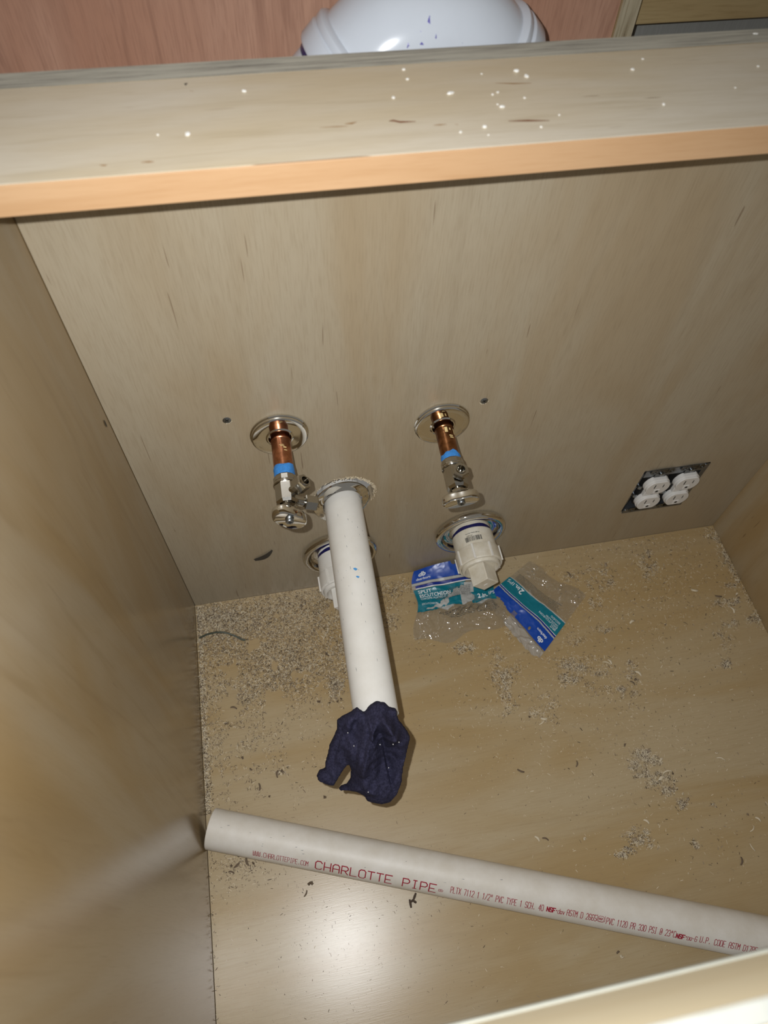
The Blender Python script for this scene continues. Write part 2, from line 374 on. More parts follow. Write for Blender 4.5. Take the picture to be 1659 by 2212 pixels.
def supply(x, z, drift, pmat, h_seal, h_body, h_neck, h_end, outs, hand, label, r=.0104, seed=0):
    t = empty('shutoff_valve', (x, 0, z), (PI / 2, 0, 0)); t.rotation_euler = (PI / 2, 0, drift); tag(t, label, 'valve')
    o = MB().lathe([(r, -.03), (r, .0085), (r + .0006, .0092), (r + .0006, .0102), (r, .011), (r, h_body + .004)], 40).build('supply_pipe', pmat, t, 35); o['label'] = 'copper supply pipe'
    # thread sealant with a ragged upper edge and a raised spiral
    n = 60; K = 12; V = []; F = []
    for k in range(K + 1):
        for i in range(n):
            a = 2 * PI * i / n; lo = h_seal + .0022 * noise.noise(Vector((math.cos(a) * 1.6, math.sin(a) * 1.6, seed))) + (0.0055 * max(0, 1 - abs(((a - 1.25 + PI) % (2 * PI)) - PI) / .55) if seed else 0)
            lo -= (0.009 * max(0, 1 - abs(((a - 1.3 + PI) % (2 * PI)) - PI) / .5) if seed else 0)
            h = lo + (h_body + .002 - lo) * k / K
            rr = r + .0002 + .0005 * (0.5 + .5 * math.sin(h * 2 * PI / .0024 + a)) * (1 if k > 0 else 0) + .0003 * noise.noise(Vector((a * 3, h * 900, seed)))
            V.append((rr * math.cos(a), rr * math.sin(a), h))
    for k in range(K):
        for i in range(n):
            j = (i + 1) % n; F.append((k * n + i, k * n + j, (k + 1) * n + j, (k + 1) * n + i))
    o = pyd('thread_sealant', V, F, m_tape, t, 60); o['label'] = 'blue thread sealant'
    if seed:
        for (a0, a1, q0, q1) in [(1.45, 1.75, .013, .020), (1.1, 1.25, .014, .017), (1.0, 1.4, .024, .0255), (.95, 1.35, .0265, .028), (.6, .75, .014, .022)]:
            mb = MB(); mb.add([((r + .0003) * math.cos(a), (r + .0003) * math.sin(a), q) for q in (q0, q1) for a in (a0, (a0 + a1) / 2, a1)], [(0, 1, 4, 3), (1, 2, 5, 4)]); mb.build('solder_smear', m_gold, t)
    else:
        for (a0, a1, q0, q1) in [(1.25, 1.65, .0225, .0232), (1.05, 1.35, .024, .0255), (1.0, 1.3, .028, .029), (1.3, 1.75, .021, .0216)]:
            mb = MB(); mb.add([((r + .0003) * math.cos(a), (r + .0003) * math.sin(a), q) for q in (q0, q1) for a in (a0, (a0 + a1) / 2, a1)], [(0, 1, 4, 3), (1, 2, 5, 4)]); mb.build('solder_smear', m_gold, t)
    # body: collar, eight flats, bonnet
    mb = MB()
    mb.lathe([(.0100, h_body), (.0118, h_body), (.0124, h_body + .0012), (.0124, h_body + .0062), (.0118, h_body + .0072)], 12, poly=True)
    mb.lathe([(.0118, h_body + .0066), (.0128, h_body + .0075), (.0128, h_body + .0095), (.0122, h_body + .0105)], 40)
    hb = h_neck
    mb.lathe([(.0116, h_body + .0100), (.0122, h_body + .0110), (.0122, hb - .0030), (.0105, hb)], 8, poly=True)
    mb.lathe([(.0072, hb - .001), (.0072, hb + .0035)], 24)
    mb.lathe([(.0088, hb + .0010), (.0092, hb + .0016), (.0092, hb + .0050), (.0084, hb + .0056)], 6, poly=True)
    mb.lathe([(.0050, hb + .004), (.0050, h_end - .008)], 20)
    mb.build('body', m_nickel, t, 25)
    for (ang, h, L0, L1, rh) in outs:
        mb = MB(); d = (math.cos(ang), math.sin(ang), 0)
        nut(mb, (d[0] * .007, d[1] * .007, h), d, rh, L0, L1, .0044); mb.build('compression_nut', m_nickel, t, 25)
        q = MB().lathe([(.0043, L1 - .010), (.0043, L1 - .0085)], 20, mat=dirmat((d[0] * .007, d[1] * .007, h), d)); q.build('bore', m_dark, t)
    # handle
    rot, ax, ay, th = hand
    n = 56; V = []; F = []
    prof = [(.55, h_end - th), (.88, h_end - th), (.97, h_end - th + .0012), (1.0, h_end - th + .003), (1.0, h_end - .0022), (.965, h_end - .0006), (.90, h_end), (.80, h_end - .0004), (.30, h_end - .0014), (0.02, h_end - .0014)]
    for (k, h) in prof:
        for i in range(n):
            a = 2 * PI * i / n; ca, sa = math.cos(a), math.sin(a)
            w = (abs(ca) ** 2.3 + abs(sa) ** 2.3) ** (-1 / 2.3)
            pinch = 1 - .10 * (1 - abs(ca)) ** 2
            X, Y = ax * k * w * ca, ay * k * w * sa * pinch
            V.append((X * math.cos(rot) - Y * math.sin(rot), X * math.sin(rot) + Y * math.cos(rot), h))
    for k in range(len(prof) - 1):
        for i in range(n):
            j = (i + 1) % n; F.append((k * n + i, k * n + j, (k + 1) * n + j, (k + 1) * n + i))
    F.append(tuple(reversed(range(n)))); F.append(tuple(range((len(prof) - 1) * n, len(prof) * n)))
    hd = pyd('handle', V, F, m_chrome, t, 35)
    mb = MB(); mb.lathe([(.0042, h_end - .002), (.0042, h_end + .0006), (.0036, h_end + .0014), (.0001, h_end + .0016)], 28); mb.build('screw', m_screw, hd, 30)
    mb = MB(); mb.box((-.0022, -.0004, h_end + .0012), (.0022, .0004, h_end + .0019)); mb.box((-.0004, -.0022, h_end + .0012), (.0004, .0022, h_end + .0019)); mb.build('screw_slot', m_dark, hd)
    return t
supply(.1630, .3780, math.radians(-1.2), m_copper, .0450, .0580, .0915, .1105, [(math.radians(50), .0800, .009, .0235, .0088), (math.radians(-26), .0845, .011, .0250, .0084)],
       (math.radians(-48), .0198, .0126, .0112), 'chrome shutoff valve with two outlets and oval handle, left of the drain pipe')
supply(.3455, .3610, math.radians(-2.6), m_copper2, .0465, .0540, .0915, .1075, [(math.radians(82), .0780, .005, .0130, .0098)],
       (math.radians(12), .0198, .0092, .0110), 'chrome shutoff valve with one upward outlet, above the capped cleanout', seed=3)

# ------------------------------------------------------------------ drain pipe, its escutcheon and the splintered hole
DA = Vector((-.0262, -.9988, .030)).normalized(); DW = Vector((.2288, 0, .2235))
o = MB().lathe([(.0362, .0002), (.0368, .0012), (.0362, .0022), (.0345, .0030), (.0300, .0034), (.0266, .0046), (.0254, .0052), (.0248, .0046), (.0248, .0030), (.0300, .0010)], 80, close=True).build('drain_escutcheon', m_chrome, None, 30)
o.location = (.2268, -.0004, .2312); o.rotation_euler = (PI / 2 - math.radians(7), 0, math.radians(7)); tag(o, 'chrome escutcheon sunk in a ragged hole around the drain pipe', 'escutcheon')
PL = .277
dp = empty('drain_pipe', DW); tag(dp, 'long white drain pipe stub sticking out of the back panel', 'pipe')
mb = MB(); mb.lathe([(.0205, -.08), (.02415, -.08), (.02415, PL), (.0205, PL), (.0205, PL - .02)], 64, mat=dirmat((0, 0, 0), DA)); mb.build('barrel', m_pvc, dp, 40)
DM = dirmat((0, 0, 0), DA)
def on_pipe(L_, a, r=.02415): return DM @ Vector((r * math.cos(a), r * math.sin(a), L_))
def pipe_patch(name, mat, L0, L1, a0, a1, parent=dp):
    V = [on_pipe(l, a, .02430) for l in (L0, (L0 + L1) / 2, L1) for a in (a0, (a0 + a1) / 2, a1)]
    # pointed at both ends
    V[0] = V[1]; 
    return pyd(name, V, [(0, 2, 5), (0, 5, 4), (0, 4, 3), (3, 4, 7), (4, 5, 7)], mat, parent)
for (L0, L1, a0, a1) in [(.108, .112, 1.42, 1.62), (.119, .122, 1.38, 1.55)]: pipe_patch('blue_fleck', m_blue_ink, L0, L1, a0, a1)
for i in range(34):
    L0 = random.uniform(.02, .25); a0 = random.uniform(.5, 2.7); pipe_patch('scuff', m_scuff, L0, L0 + random.uniform(.001, .0055), a0, a0 + random.uniform(.008, .022))
# splinters of the hole rim, part of the panel
V = []; F = []; I = []
def chip(V, F, p, d, up, L, w, th, bend=0.0):
    d = d.normalized(); s = d.cross(up).normalized(); u = s.cross(d)
    n = len(V)
    for k, f in enumerate((-.5, 0, .5)):
        c = p + d * (L * f) + u * (bend * (1 - 4 * f * f)); ww = w * (1 if k == 1 else .7)
        V += [c - s * ww / 2, c + s * ww / 2, c + s * ww / 2 + u * th, c - s * ww / 2 + u * th]
    for k in (0, 1):
        a = n + 4 * k
        for i in range(4):
            j = (i + 1) % 4; F.append((a + i, a + 4 + i, a + 4 + j, a + j))
    F.append((n, n + 1, n + 2, n + 3)); F.append((n + 11, n + 10, n + 9, n + 8))
for i in range(300):
    a = random.gauss(.95, .6) if i < 250 else random.uniform(-.9, 2.9)
    rr = HR + random.uniform(-.0004, .0026)
    p = Vector((HX + rr * math.cos(a), random.uniform(-.0014, .0025), HZ + rr * math.sin(a)))
    d = Vector((random.gauss(0, 1), random.gauss(-.2, .5), random.gauss(0, 1)))
    chip(V, F, p, d, Vector((0, -1, .01)), random.uniform(.0015, .0045), random.uniform(.0003, .0008), .0003, random.uniform(0, .0006))
o = pyd('splinters', V, F, m_chipL, wb); o['kind'] = 'stuff'; o['label'] = 'pale splintered rim of the drain hole'

# ------------------------------------------------------------------ cleanouts
def cleanout(x, z, mat, label, rot, blue=True, drift=0.0, sq=0.0):
    t = empty('cleanout', (x, 0, z), (PI / 2, 0, drift)); tag(t, label, 'pipe fitting')
    MB().lathe([(.0285, -.05), (.0285, .016)], 56).build('pipe', mat, t, 40)
    def rj(a, h, k): return .0
    n = 64; V = []; F = []
    for k, hh in enumerate((.0062, .0110)):
        for i in range(n):
            a = 2 * PI * i / n; V.append((.02875 * math.cos(a), .02875 * math.sin(a), hh + (.0012 * noise.noise(Vector((math.cos(a) * 2, math.sin(a) * 2, x * 50))) - .0015 * math.sin(a) ** 2 if k == 0 else 0)))
    for i in range(n): F.append((i, (i + 1) % n, n + (i + 1) % n, n + i))
    pyd('primer_ring', V, F, m_primer, t, 60)
    MB().lathe([(.0286, .0100), (.0296, .0110), (.0298, .0360), (.0312, .0368), (.0318, .0385), (.0318, .0585), (.0308, .0600), (.0286, .0602), (.0280, .0590), (.0276, .0560)], 72).build('adapter', mat, t, 30)
    for i in range(8):
        a = rot + i * PI / 4
        m = Matrix.Rotation(a, 4, 'Z')
        MB().bbox((.0310, -.0017, .0372), (.0334, .0015, .0596), .0004, mat=m).build('rib', m_pvc, t)
    pl = MB().lathe([(.0276, .0540), (.0276, .0625), (.0268, .0640), (.0240, .0645), (.0225, .0620), (.0215, .0605), (.0001, .0600)], 64).build('plug', mat, t, 30)
    m = Matrix.Rotation(rot + sq, 4, 'Z')
    q = .0135
    mb = MB(); mb.bbox((-q, -q, .0590), (q, q, .0880), .0012, mat=m); mb.build('square_head', mat, pl)
    mb = MB(); mb.bbox((-.003, -.0012, .0878), (.003, .0012, .0886), .0003, mat=m); mb.build('mould_mark', m_pvc, pl)
    return t
cl = cleanout(.4145, .1040, m_pvc_dirty, 'dirty white capped cleanout with square plug and printed barcode', math.radians(22), sq=math.radians(25), drift=math.radians(-.5))
cleanout(.2185, .1010, m_pvc, 'white capped cleanout partly hidden below the drain pipe', math.radians(40), sq=math.radians(-12))
# print on the cleanout: barcode and a smudged line
def hubpatch(a0, a1, h0, h1, mat, name, parent, r=.02992):
    k = 3
    V = [(r * math.cos(a0 + (a1 - a0) * i / k), r * math.sin(a0 + (a1 - a0) * i / k), h) for h in (h0, h1) for i in range(k + 1)]
    return V, [(i, i + 1, k + 2 + i, k + 1 + i) for i in range(k)]
mb = MB(); a = 2.20
while a > 1.42:
    w = random.choice([.010, .016, .024, .034]); V, F = hubpatch(a, a - w, .0245, .0320, m_black, '', cl); mb.add(V, F); a -= w + random.choice([.012, .018, .026])
for row, hh in enumerate((.0185, .0222)):
    a = 2.12 - .02 * row
    while a > (1.45 if row == 0 else 1.8):
        w = random.uniform(.012, .03); V, F = hubpatch(a, a - w, hh + random.uniform(0, .0006), hh + random.uniform(.0009, .002), m_black, '', cl); mb.add(V, F); a -= w + random.uniform(.012, .035)
o = mb.build('printed_barcode', m_black, cl); o['label'] = 'black printed barcode'
def big_escutcheon(x, z, R_, label, tx=0, ty=0):
    q = .0060
    prof = [(.0300, .0012), (R_ - q, .0006)] + [(R_ - q + q * math.cos(math.radians(a)), q * .75 + .0005 + q * .95 * math.sin(math.radians(a))) for a in range(-40, 171, 14)]
    prof += [(R_ - 2.15 * q, .0042), (R_ - 2.6 * q, .0034), (.0330, .0030), (.0306, .0034), (.0300, .0028)]
    o = MB().lathe(prof, 96, close=True).build('cleanout_escutcheon', m_chrome, None, 40)
    o.location = (x, 0, z); o.rotation_euler = (PI / 2 + tx, ty, 0); return tag(o, label, 'escutcheon')
big_escutcheon(.4120, .1085, .0522, 'wide chrome escutcheon around the dirty cleanout above the plastic bag')
big_escutcheon(.2215, .1030, .0535, 'wide chrome escutcheon half hidden behind the long drain pipe')

# ------------------------------------------------------------------ outlets
bx = empty('outlet_box', ((OX0 + OX1) / 2, 0, (OZ0 + OZ1) / 2), OUT); tag(bx, 'grey steel two-gang outlet box set in the back panel', 'outlet box')
w2, h2 = (OX1 - OX0) / 2, (OZ1 - OZ0) / 2
mb = MB()
for (a_, b_) in [((-w2 + .003, -h2 + .0006), (-w2 + .0045, h2 - .0006)), ((w2 - .002, -h2 + .0006), (w2 - .0006, h2 - .0006)), ((-w2 + .003, h2 - .002), (w2 - .0006, h2 - .0006)), ((-w2 + .003, -h2 + .0006), (w2 - .0006, -h2 + .002))]:
    mb.box((*a_, -.060), (*b_, -.0030))
mb.build('side', m_steelbox, bx)
MB().box((-w2 + .003, -h2 + .0006, -.062), (w2 - .0006, h2 - .0006, -.060)).build('back', m_steelbox, bx)
mb = MB()
mb.box((-w2 + .0025, h2 - .0150, -.0008), (w2 - .0004, h2 - .0004, .0006)); mb.box((-w2 + .0025, -h2 + .0004, -.0008), (w2 - .0004, -h2 + .0125, .0006)); mb.box((w2 - .0080, -h2 + .0004, -.0010), (w2 - .0004, h2 - .0004, .0005))
mb.build('plaster_ring', m_steelbox, bx)
for (x_, y_) in [(w2 - .006, h2 - .004), (-w2 + .006, -h2 + .008)]: MB().lathe([(.0022, .0), (.0022, .0014), (.0001, .0020)], 14, mat=Matrix.Translation((x_, y_, 0))).build('box_screw', m_screw, bx, 30)
def receptacle(x, z, label):
    t = empty('duplex_receptacle', (x, -.0042, z), OUT); tag(t, label, 'outlet', 'receptacles in the two-gang box')
    mb = MB(); mb.bbox((-.0085, -.0525, -.0030), (.0085, .0525, -.0018), .0003)
    for sy in (-1, 1):
        mb.bbox((-.0165, sy * .0475 - .0045, -.0030), (.0165, sy * .0475 + .0035, -.0018), .0003)
        for sx in (-1, 1): mb.lathe([(.0030, -.0019), (.0052, -.0019), (.0052, -.0013), (.0030, -.0013)], 18, mat=Matrix.Translation((sx * .0130, sy * .0478, 0)), close=True)
    mb.build('mounting_strap', m_dullsteel, t)
    MB().bbox((-.0165, -.034, -.028), (.0165, .034, -.0030), .001).build('housing', m_dark, t)
    MB().bbox((-.0125, -.0060, -.004), (.0125, .0060, .0030), .0008).build('bridge', m_recept, t)
    for sy in (-1, 1):
        cy = sy * .0195; n = 48; V = []; F = []
        prof = [(1.06, -.003), (1.06, .0028), (1.0, .0030), (1.0, .0066), (.965, .0074)]
        for (k, h) in prof:
            for i in range(n):
                a = 2 * PI * i / n; X = .0172 * k * math.cos(a); Y = max(-.0142 * k, min(.0142 * k, .0172 * k * math.sin(a))); V.append((X, Y + cy, h))
        for k in range(len(prof) - 1):
            for i in range(n):
                j = (i + 1) % n; F.append((k * n + i, k * n + j, (k + 1) * n + j, (k + 1) * n + i))
        F.append(tuple(range((len(prof) - 1) * n, len(prof) * n)))
        fc = pyd('socket_face', V, F, m_recept, t, 30)
        MB().box((-.0072, cy + .0005, .0066), (-.0058, cy + .0090, .0076)).build('blade_slot', m_dark, fc)
        MB().box((.0058, cy + .0012, .0066), (.0070, cy + .0078, .0076)).build('blade_slot', m_dark, fc)
        MB().lathe([(.0026, .0066), (.0026, .0076)], 18, mat=Matrix.Translation((0, cy - .0065, 0))).build('ground_hole', m_dark, fc)
        mb = MB(); mb.bbox((-.0042, cy - .0112, .0070), (.0042, cy - .0026, .0081), .0008); mb.build('ground_boss', m_recept, fc)
        MB().lathe([(.0021, .0078), (.0021, .00825)], 16, mat=Matrix.Translation((0, cy - .0070, 0))).build('ground_hole', m_dark, fc)
        for sx in (-1, 1):
            MB().lathe([(.0034, -.006), (.0034, .0015), (.0022, .0026), (.0001, .0028)], 16, mat=Matrix.Translation((sx * .0205, cy * .55, -.004))).build('terminal_screw', m_screw, t, 30)
    MB().lathe([(.0030, .002), (.0030, .0034), (.0001, .0040)], 18).build('centre_screw', m_screw, t, 30)
    for sy in (-1, 1):
        MB().lathe([(.0034, -.002), (.0034, .0002), (.0001, .0008)], 18, mat=Matrix.Translation((.0, sy * .0418, 0))).build('mounting_screw', m_screw, t, 30)
receptacle(.6780, .1475, 'white duplex receptacle without cover plate, nearer the pipes')
receptacle(.7235, .1470, 'white duplex receptacle without cover plate, nearer the right corner')

# ------------------------------------------------------------------ screws in the back panel, scrap on the panel
for (u, v, lab) in [(490, 908, 'zinc screw head in the back panel, left of the two-outlet valve'), (1046, 866, 'zinc screw head in the back panel, up right of the one-outlet valve')]:
    p = at(u, v, 1, 0); t = empty('panel_screw', (p[0], 0, p[2]), (PI / 2, 0, 0)); tag(t, lab, 'screw')
    MB().lathe([(.0001, -.01), (.0042, -.0003), (.0044, .0003), (.0036, .0006), (.0001, .0007)], 28).build('head', m_screw, t, 30)
    m = Matrix.Rotation(random.uniform(.2, 1), 4, 'Z')
    mb = MB(); mb.box((-.0024, -.0005, .0004), (.0024, .0005, .0009), mat=m); mb.box((-.0005, -.0024, .0004), (.0005, .0024, .0009), mat=m); mb.build('cross_recess', m_dark, t)
    mb = MB()
    for i in range(7):
        a = random.uniform(3.6, 6.2); mb.box((-.0006, -.0003, 0), (.0006, .0003, .0005), mat=Matrix.Translation((.0050 * math.cos(a), .0050 * math.sin(a), 0)) @ Matrix.Rotation(random.uniform(0, 3), 4, 'Z'))
    mb.build('burr', m_chipL, t)
V = []; F = []
pA, pB = Vector(at(550, 1209, 1, 0)), Vector(at(588, 1187, 1, 0)); ax_ = pB - pA; sd = Vector((0, -1, 0)).cross(ax_).normalized()
for i in range(9):
    f = i / 8; c = pA + ax_ * f - sd * .0035 * math.sin(f * PI) ; w = .0042 * (math.sin(.25 + f * 2.7)) ** .8 * (1.25 - .5 * f)
    y = -.0004 - .0016 * math.sin(f * PI * .9)
    V += [c + sd * w + Vector((0, y, 0)), c - sd * w * .8 + Vector((0, y - .0012, 0)), c - sd * w * .8 + Vector((0, y - .0006, 0)), c + sd * w + Vector((0, y + .0004, 0))]
for i in range(8):
    for k in range(4): F.append((4 * i + k, 4 * i + 4 + k, 4 * i + 4 + (k + 1) % 4, 4 * i + (k + 1) % 4))
F += [(0, 1, 2, 3), (35, 34, 33, 32)]
tag(pyd('wood_scrap', V, F, m_mark, None, 40), 'dark curved scrap stuck to the back panel, left of the cleanouts', 'scrap')

# ------------------------------------------------------------------ loose pipe with its print
LD = Vector((.9358, -.3524, 0)).normalized(); LP = Vector((.181, -.384, .02430)); LN = Vector((-LD.y, LD.x, 0)); LR = .02415
S0, S1 = -.1833, .57
lp = empty('loose_pipe', LP + LD * S0); tag(lp, 'loose light grey plastic pipe with red print lying across the cabinet floor', 'pipe')
mb = MB(); mb.lathe([(.0200, 0), (LR - .0006, 0), (LR, .0006), (LR, S1 - S0), (.0200, S1 - S0)], 72, mat=dirmat((0, 0, 0), LD), close=True); mb.build('barrel', m_pvc_grey, lp, 40)
GL = {'A': '000516364540 0343', 'B': '00063645443303 3342413000', 'C': '4536160501103041', 'D': '00063645413000', 'E': '46060040 0333', 'F': '460600 0333', 'G': '45361605011030414323',
      'H': '0006 4046 0343', 'I': '1636 2620 1030', 'L': '060040', 'M': '0006234640', 'N': '00064046', 'O': '051636454130100105', 'P': '000636454433 0333', 'R': '000636454433 0333 2340', 'S': '453616050413334241301001',
      'T': '0646 2620', 'U': '060110304146', 'V': '062046', 'W': '060110214546 2125 21304146', 'X': '0046 0640', 'Y': '062346 2320',
      '0': '051636454130100105', '1': '152620', '2': '0516364544 44000040', '3': '051636454433 2333 334241301001', '4': '30360242', '5': '46060333424130 301001', '6': '45361605011030414233 3303', '7': '064640 ', '8': '133304051636454433 13020110304142 33', '9': '43130405163645412010',
      '.': '2021', '/': '0046', '"': '1614 3634', '@': '41100105164645 443313124344', 'o': '152635241415', '-': '0343', '*': '22233332 22', 'd': '4640100103144 4', 'w': '040110211430 21304144', 'v': '042044', 'p': '0004 0334443040', ' ': ''}
GL['d'] = '4640100103143444'; GL['w'] = '04011021 2324 21304144'; GL['p'] = '0004344340 4000'; GL['7'] = '064620'; GL['8'] = '1304051636454433 133342413010010213'; GL['2'] = '0516364544004000'.replace('4000', '40'); GL['*'] = '2324343323'; GL['W'] = '060110212425 21304146'; GL['@'] = '4110010516364542222434'; GL['r'] = '162515 '
def strokes(txt):
    x = 0; out = []
    for ch in txt:
        for pl in GL.get(ch, '').split():
            pts = [(x + int(pl[i]), int(pl[i + 1])) for i in range(0, len(pl) - 1, 2)]; out.append(pts)
        x += 5.4
    return out, x - 1.4
def pipe_text(txt, s0, s1, ang0, ang1, wid, name='printed_text'):
    st_, total = strokes(txt); kx = (s1 - s0) / total; ky = math.radians(ang1 - ang0) / 6; V = []; F = []
    def P(x, y):
        s = s0 + kx * x - S0; a = math.radians(ang0) + ky * y
        return LD * s + (-LN * math.cos(a) + Vector((0, 0, 1)) * math.sin(a)) * (LR + .00012)
    for pts in st_:
        for (x0, y0), (x1, y1) in zip(pts[:-1], pts[1:]):
            dx, dy = (x1 - x0) * kx, (y1 - y0) * ky * LR; Ln = math.hypot(dx, dy)
            if Ln < 1e-7: continue
            nx, ny = -dy / Ln * wid / 2, dx / Ln * wid / 2; ex, ey = dx / Ln * wid * .4, dy / Ln * wid * .4
            K = max(1, int(Ln / .002)); n = len(V)
            for k in range(K + 1):
                f = k / K; e = -1 if k == 0 else (1 if k == K else 0)
                cx = x0 + (x1 - x0) * f + e * ex / kx; cy = y0 + (y1 - y0) * f + e * ey / (ky * LR)
                V.append(P(cx + nx / kx, cy + ny / (ky * LR))); V.append(P(cx - nx / kx, cy - ny / (ky * LR)))
            for k in range(K): F.append((n + 2 * k, n + 2 * k + 2, n + 2 * k + 3, n + 2 * k + 1))
    o = pyd(name, V, F, m_text, lp); o['label'] = 'red printed lettering'; return o
pipe_text('WWW.CHARLOTTEPIPE.COM', -.1225, -.0545, 30, 47, .00055)
pipe_text('CHARLOTTE PIPE', -.0455, .1000, 26, 54, .0013)
pipe_text('O', .1035, .1085, 34, 42, .0005); pipe_text('R', .1050, .1070, 36, 40, .0004)
pipe_text('PLTX 7112 1 1/2" PVC TYPE 1 SCH. 40', .1175, .2270, 38, 57, .00065)
pipe_text('NSF', .2312, .2408, 41, 54, .0013); pipe_text('*dwv', .2410, .2518, 40, 55, .0006)
pipe_text('ASTM D 2665', .2545, .2888, 40, 58, .00065)
pipe_text('O', .2905, .2975, 42, 58, .0005); pipe_text('NSF', .2915, .2965, 47, 53, .0005); pipe_text('U', .2895, .2985, 40, 60, .00045)
pipe_text('PVC 1120 PR 330 PSI @ 23oC', .3005, .3800, 38, 57, .00065)
pipe_text('NSF', .3812, .3905, 38, 51, .0013); pipe_text('*pw-G', .3908, .4045, 38, 54, .0006)
pipe_text('U.P. CODE ASTM D1785', .4080, .4725, 39, 57, .00065)
for i in range(16):
    s = random.uniform(.01, .12) if i < 9 else random.uniform(.1, .5); a = random.uniform(.9, 1.9)
    mb = MB(); da = random.uniform(.01, .04); ds = random.uniform(.001, .004)
    q = [LD * (s + k * ds) + (-LN * math.cos(a + j * da) + Vector((0, 0, 1)) * math.sin(a + j * da)) * (LR + .0001) for k, j in ((0, 0), (.8, .3), (1, 1), (.3, .6))]
    mb.add(q, [(0, 1, 2, 3)]); mb.build('scuff', m_scuff, lp)

# ------------------------------------------------------------------ navy rag over the drain pipe's end
RO = [(740, 1545), (757, 1537), (771, 1526), (787, 1538), (797, 1524), (812, 1514), (833, 1517), (842, 1527), (857, 1530), (861, 1552), (878, 1573), (887, 1590), (880, 1618), (872, 1655), (868, 1690), (858, 1716),
      (843, 1731), (822, 1735), (797, 1730), (790, 1728), (784, 1717), (768, 1708), (752, 1706), (735, 1707), (728, 1706), (736, 1698), (748, 1694), (756, 1680), (757, 1664), (752, 1650), (744, 1660), (737, 1672), (728, 1686), (722, 1697), (706, 1694), (686, 1687), (683, 1676),
      (688, 1664), (700, 1661), (702, 1645), (708, 1625), (710, 1610), (727, 1575), (727, 1555)]
def rag_plane(u, v):
    # the cloth slopes from on top of the pipe down to its hanging hem
    f = max(0.0, min(1.0, (v - 1515) / 220)); z = .268 - .085 * f - .02 * max(0, (790 - u) / 100)
    return Vector(at(u, v, 2, z))
def inside(x, y, poly):
    c = False; j = len(poly) - 1
    for i in range(len(poly)):
        if (poly[i][1] > y) != (poly[j][1] > y) and x < (poly[j][0] - poly[i][0]) * (y - poly[i][1]) / (poly[j][1] - poly[i][1]) + poly[i][0]: c = not c
        j = i
    return c
def edist(x, y, poly):
    m = 1e9
    for i in range(len(poly)):
        ax0, ay0 = poly[i - 1]; bx0, by0 = poly[i]; dx, dy = bx0 - ax0, by0 - ay0
        t = max(0, min(1, ((x - ax0) * dx + (y - ay0) * dy) / (dx * dx + dy * dy + 1e-9))); m = min(m, math.hypot(x - ax0 - t * dx, y - ay0 - t * dy))
    return m
FLAPS = [(805, 1545, 765, 1665, .006, 16), (862, 1560, 800, 1592, .007, 18), (822, 1590, 842, 1690, -.006, 14), (886, 1600, 846, 1680, .006, 14), (745, 1550, 722, 1640, .005, 12), (790, 1540, 800, 1600, .005, 9), (770, 1600, 760, 1690, .004, 10)]
def fold(u, v):
    """height of the folds in metres: creases fan out from the knot where the cloth is stuffed into the pipe"""
    a = math.atan2(v - 1520, u - 812); r = math.hypot(u - 812, v - 1520)
    h = .0105 * math.sin(a * 6.5 + .6 + .012 * r) * min(1, r / 60) * (1 - .35 * min(1, r / 220))
    h += .0085 * (1 - 2.2 * abs(noise.noise(Vector((u * .017, v * .013, 2.0))))) + .0045 * noise.noise(Vector((u * .07, v * .07, 5.0)))
    h += .0120 * math.exp(-(((u - 828) / 30) ** 2 + ((v - 1552) / 30) ** 2) ** 1.5)          # balled fold on the pipe
    h -= .0060 * math.exp(-(((u - 792) / 14) ** 2 + ((v - 1570) / 26) ** 2))                # hollow beside it
    h += .0040 * math.exp(-((u - 752 - (v - 1560) * .05) / 7) ** 2) * (1 if 1540 < v < 1660 else .3)   # long ridge
    h -= .0035 * math.exp(-((u - 822 - (v - 1580) * .12) / 8) ** 2) * math.exp(-((v - 1610) / 35) ** 2)
    for (x0, y0, x1, y1, dep, wd_) in FLAPS:                                                 # overlapping flaps: one side of each line sits higher
        dx, dy = x1 - x0, y1 - y0; L_ = math.hypot(dx, dy); t = ((u - x0) * dx + (v - y0) * dy) / L_ / L_; sd_ = ((u - x0) * dy - (v - y0) * dx) / L_
        w_ = max(0, min(1, (t + .15) / .25)) * max(0, min(1, (1.15 - t) / .25))
        if sd_ > 0: h += 1.6 * dep * w_ * math.exp(-sd_ / wd_)
        else: h -= .4 * dep * w_ * math.exp(sd_ / 3)
    return h
bm = bmesh.new(); step = 2.1; ids = {}
grid = {}
for iu in range(int((900 - 675) / step)):
    for iv in range(int((1745 - 1505) / step)):
        u, v = 675 + iu * step, 1505 + iv * step
        if inside(u, v, RO): grid[(iu, iv)] = (u, v)
Vt = {}; 
for (k, (u, v)) in grid.items():
    d = edist(u, v, RO); b_ = min(1, d / 26); bul = math.sqrt(max(0, 1 - (1 - b_) ** 2))
    p = rag_plane(u, v); view = (Vector(CAM) - p).normalized(); nrm = Vector((0, -.55, .83))
    Vt[k] = (bm.verts.new(p + nrm * (.0022 + .008 * bul + fold(u, v) * b_)), bm.verts.new(p - nrm * (.0022 + .010 * bul - .4 * fold(u, v) * b_)))
cnt = {}
for (iu, iv) in grid:
    q = [(iu, iv), (iu + 1, iv), (iu + 1, iv + 1), (iu, iv + 1)]
    if all(k in grid for k in q):
        bm.faces.new([Vt[k][0] for k in q]); bm.faces.new([Vt[k][1] for k in reversed(q)])
bm.verts.ensure_lookup_table()
be = [e for e in bm.edges if len(e.link_faces) == 1]
tops = {Vt[k][0]: Vt[k][1] for k in Vt}
for e in be:
    a_, c_ = e.verts
    if a_ in tops and c_ in tops:
        try: bm.faces.new([c_, a_, tops[a_], tops[c_]])
        except ValueError: pass
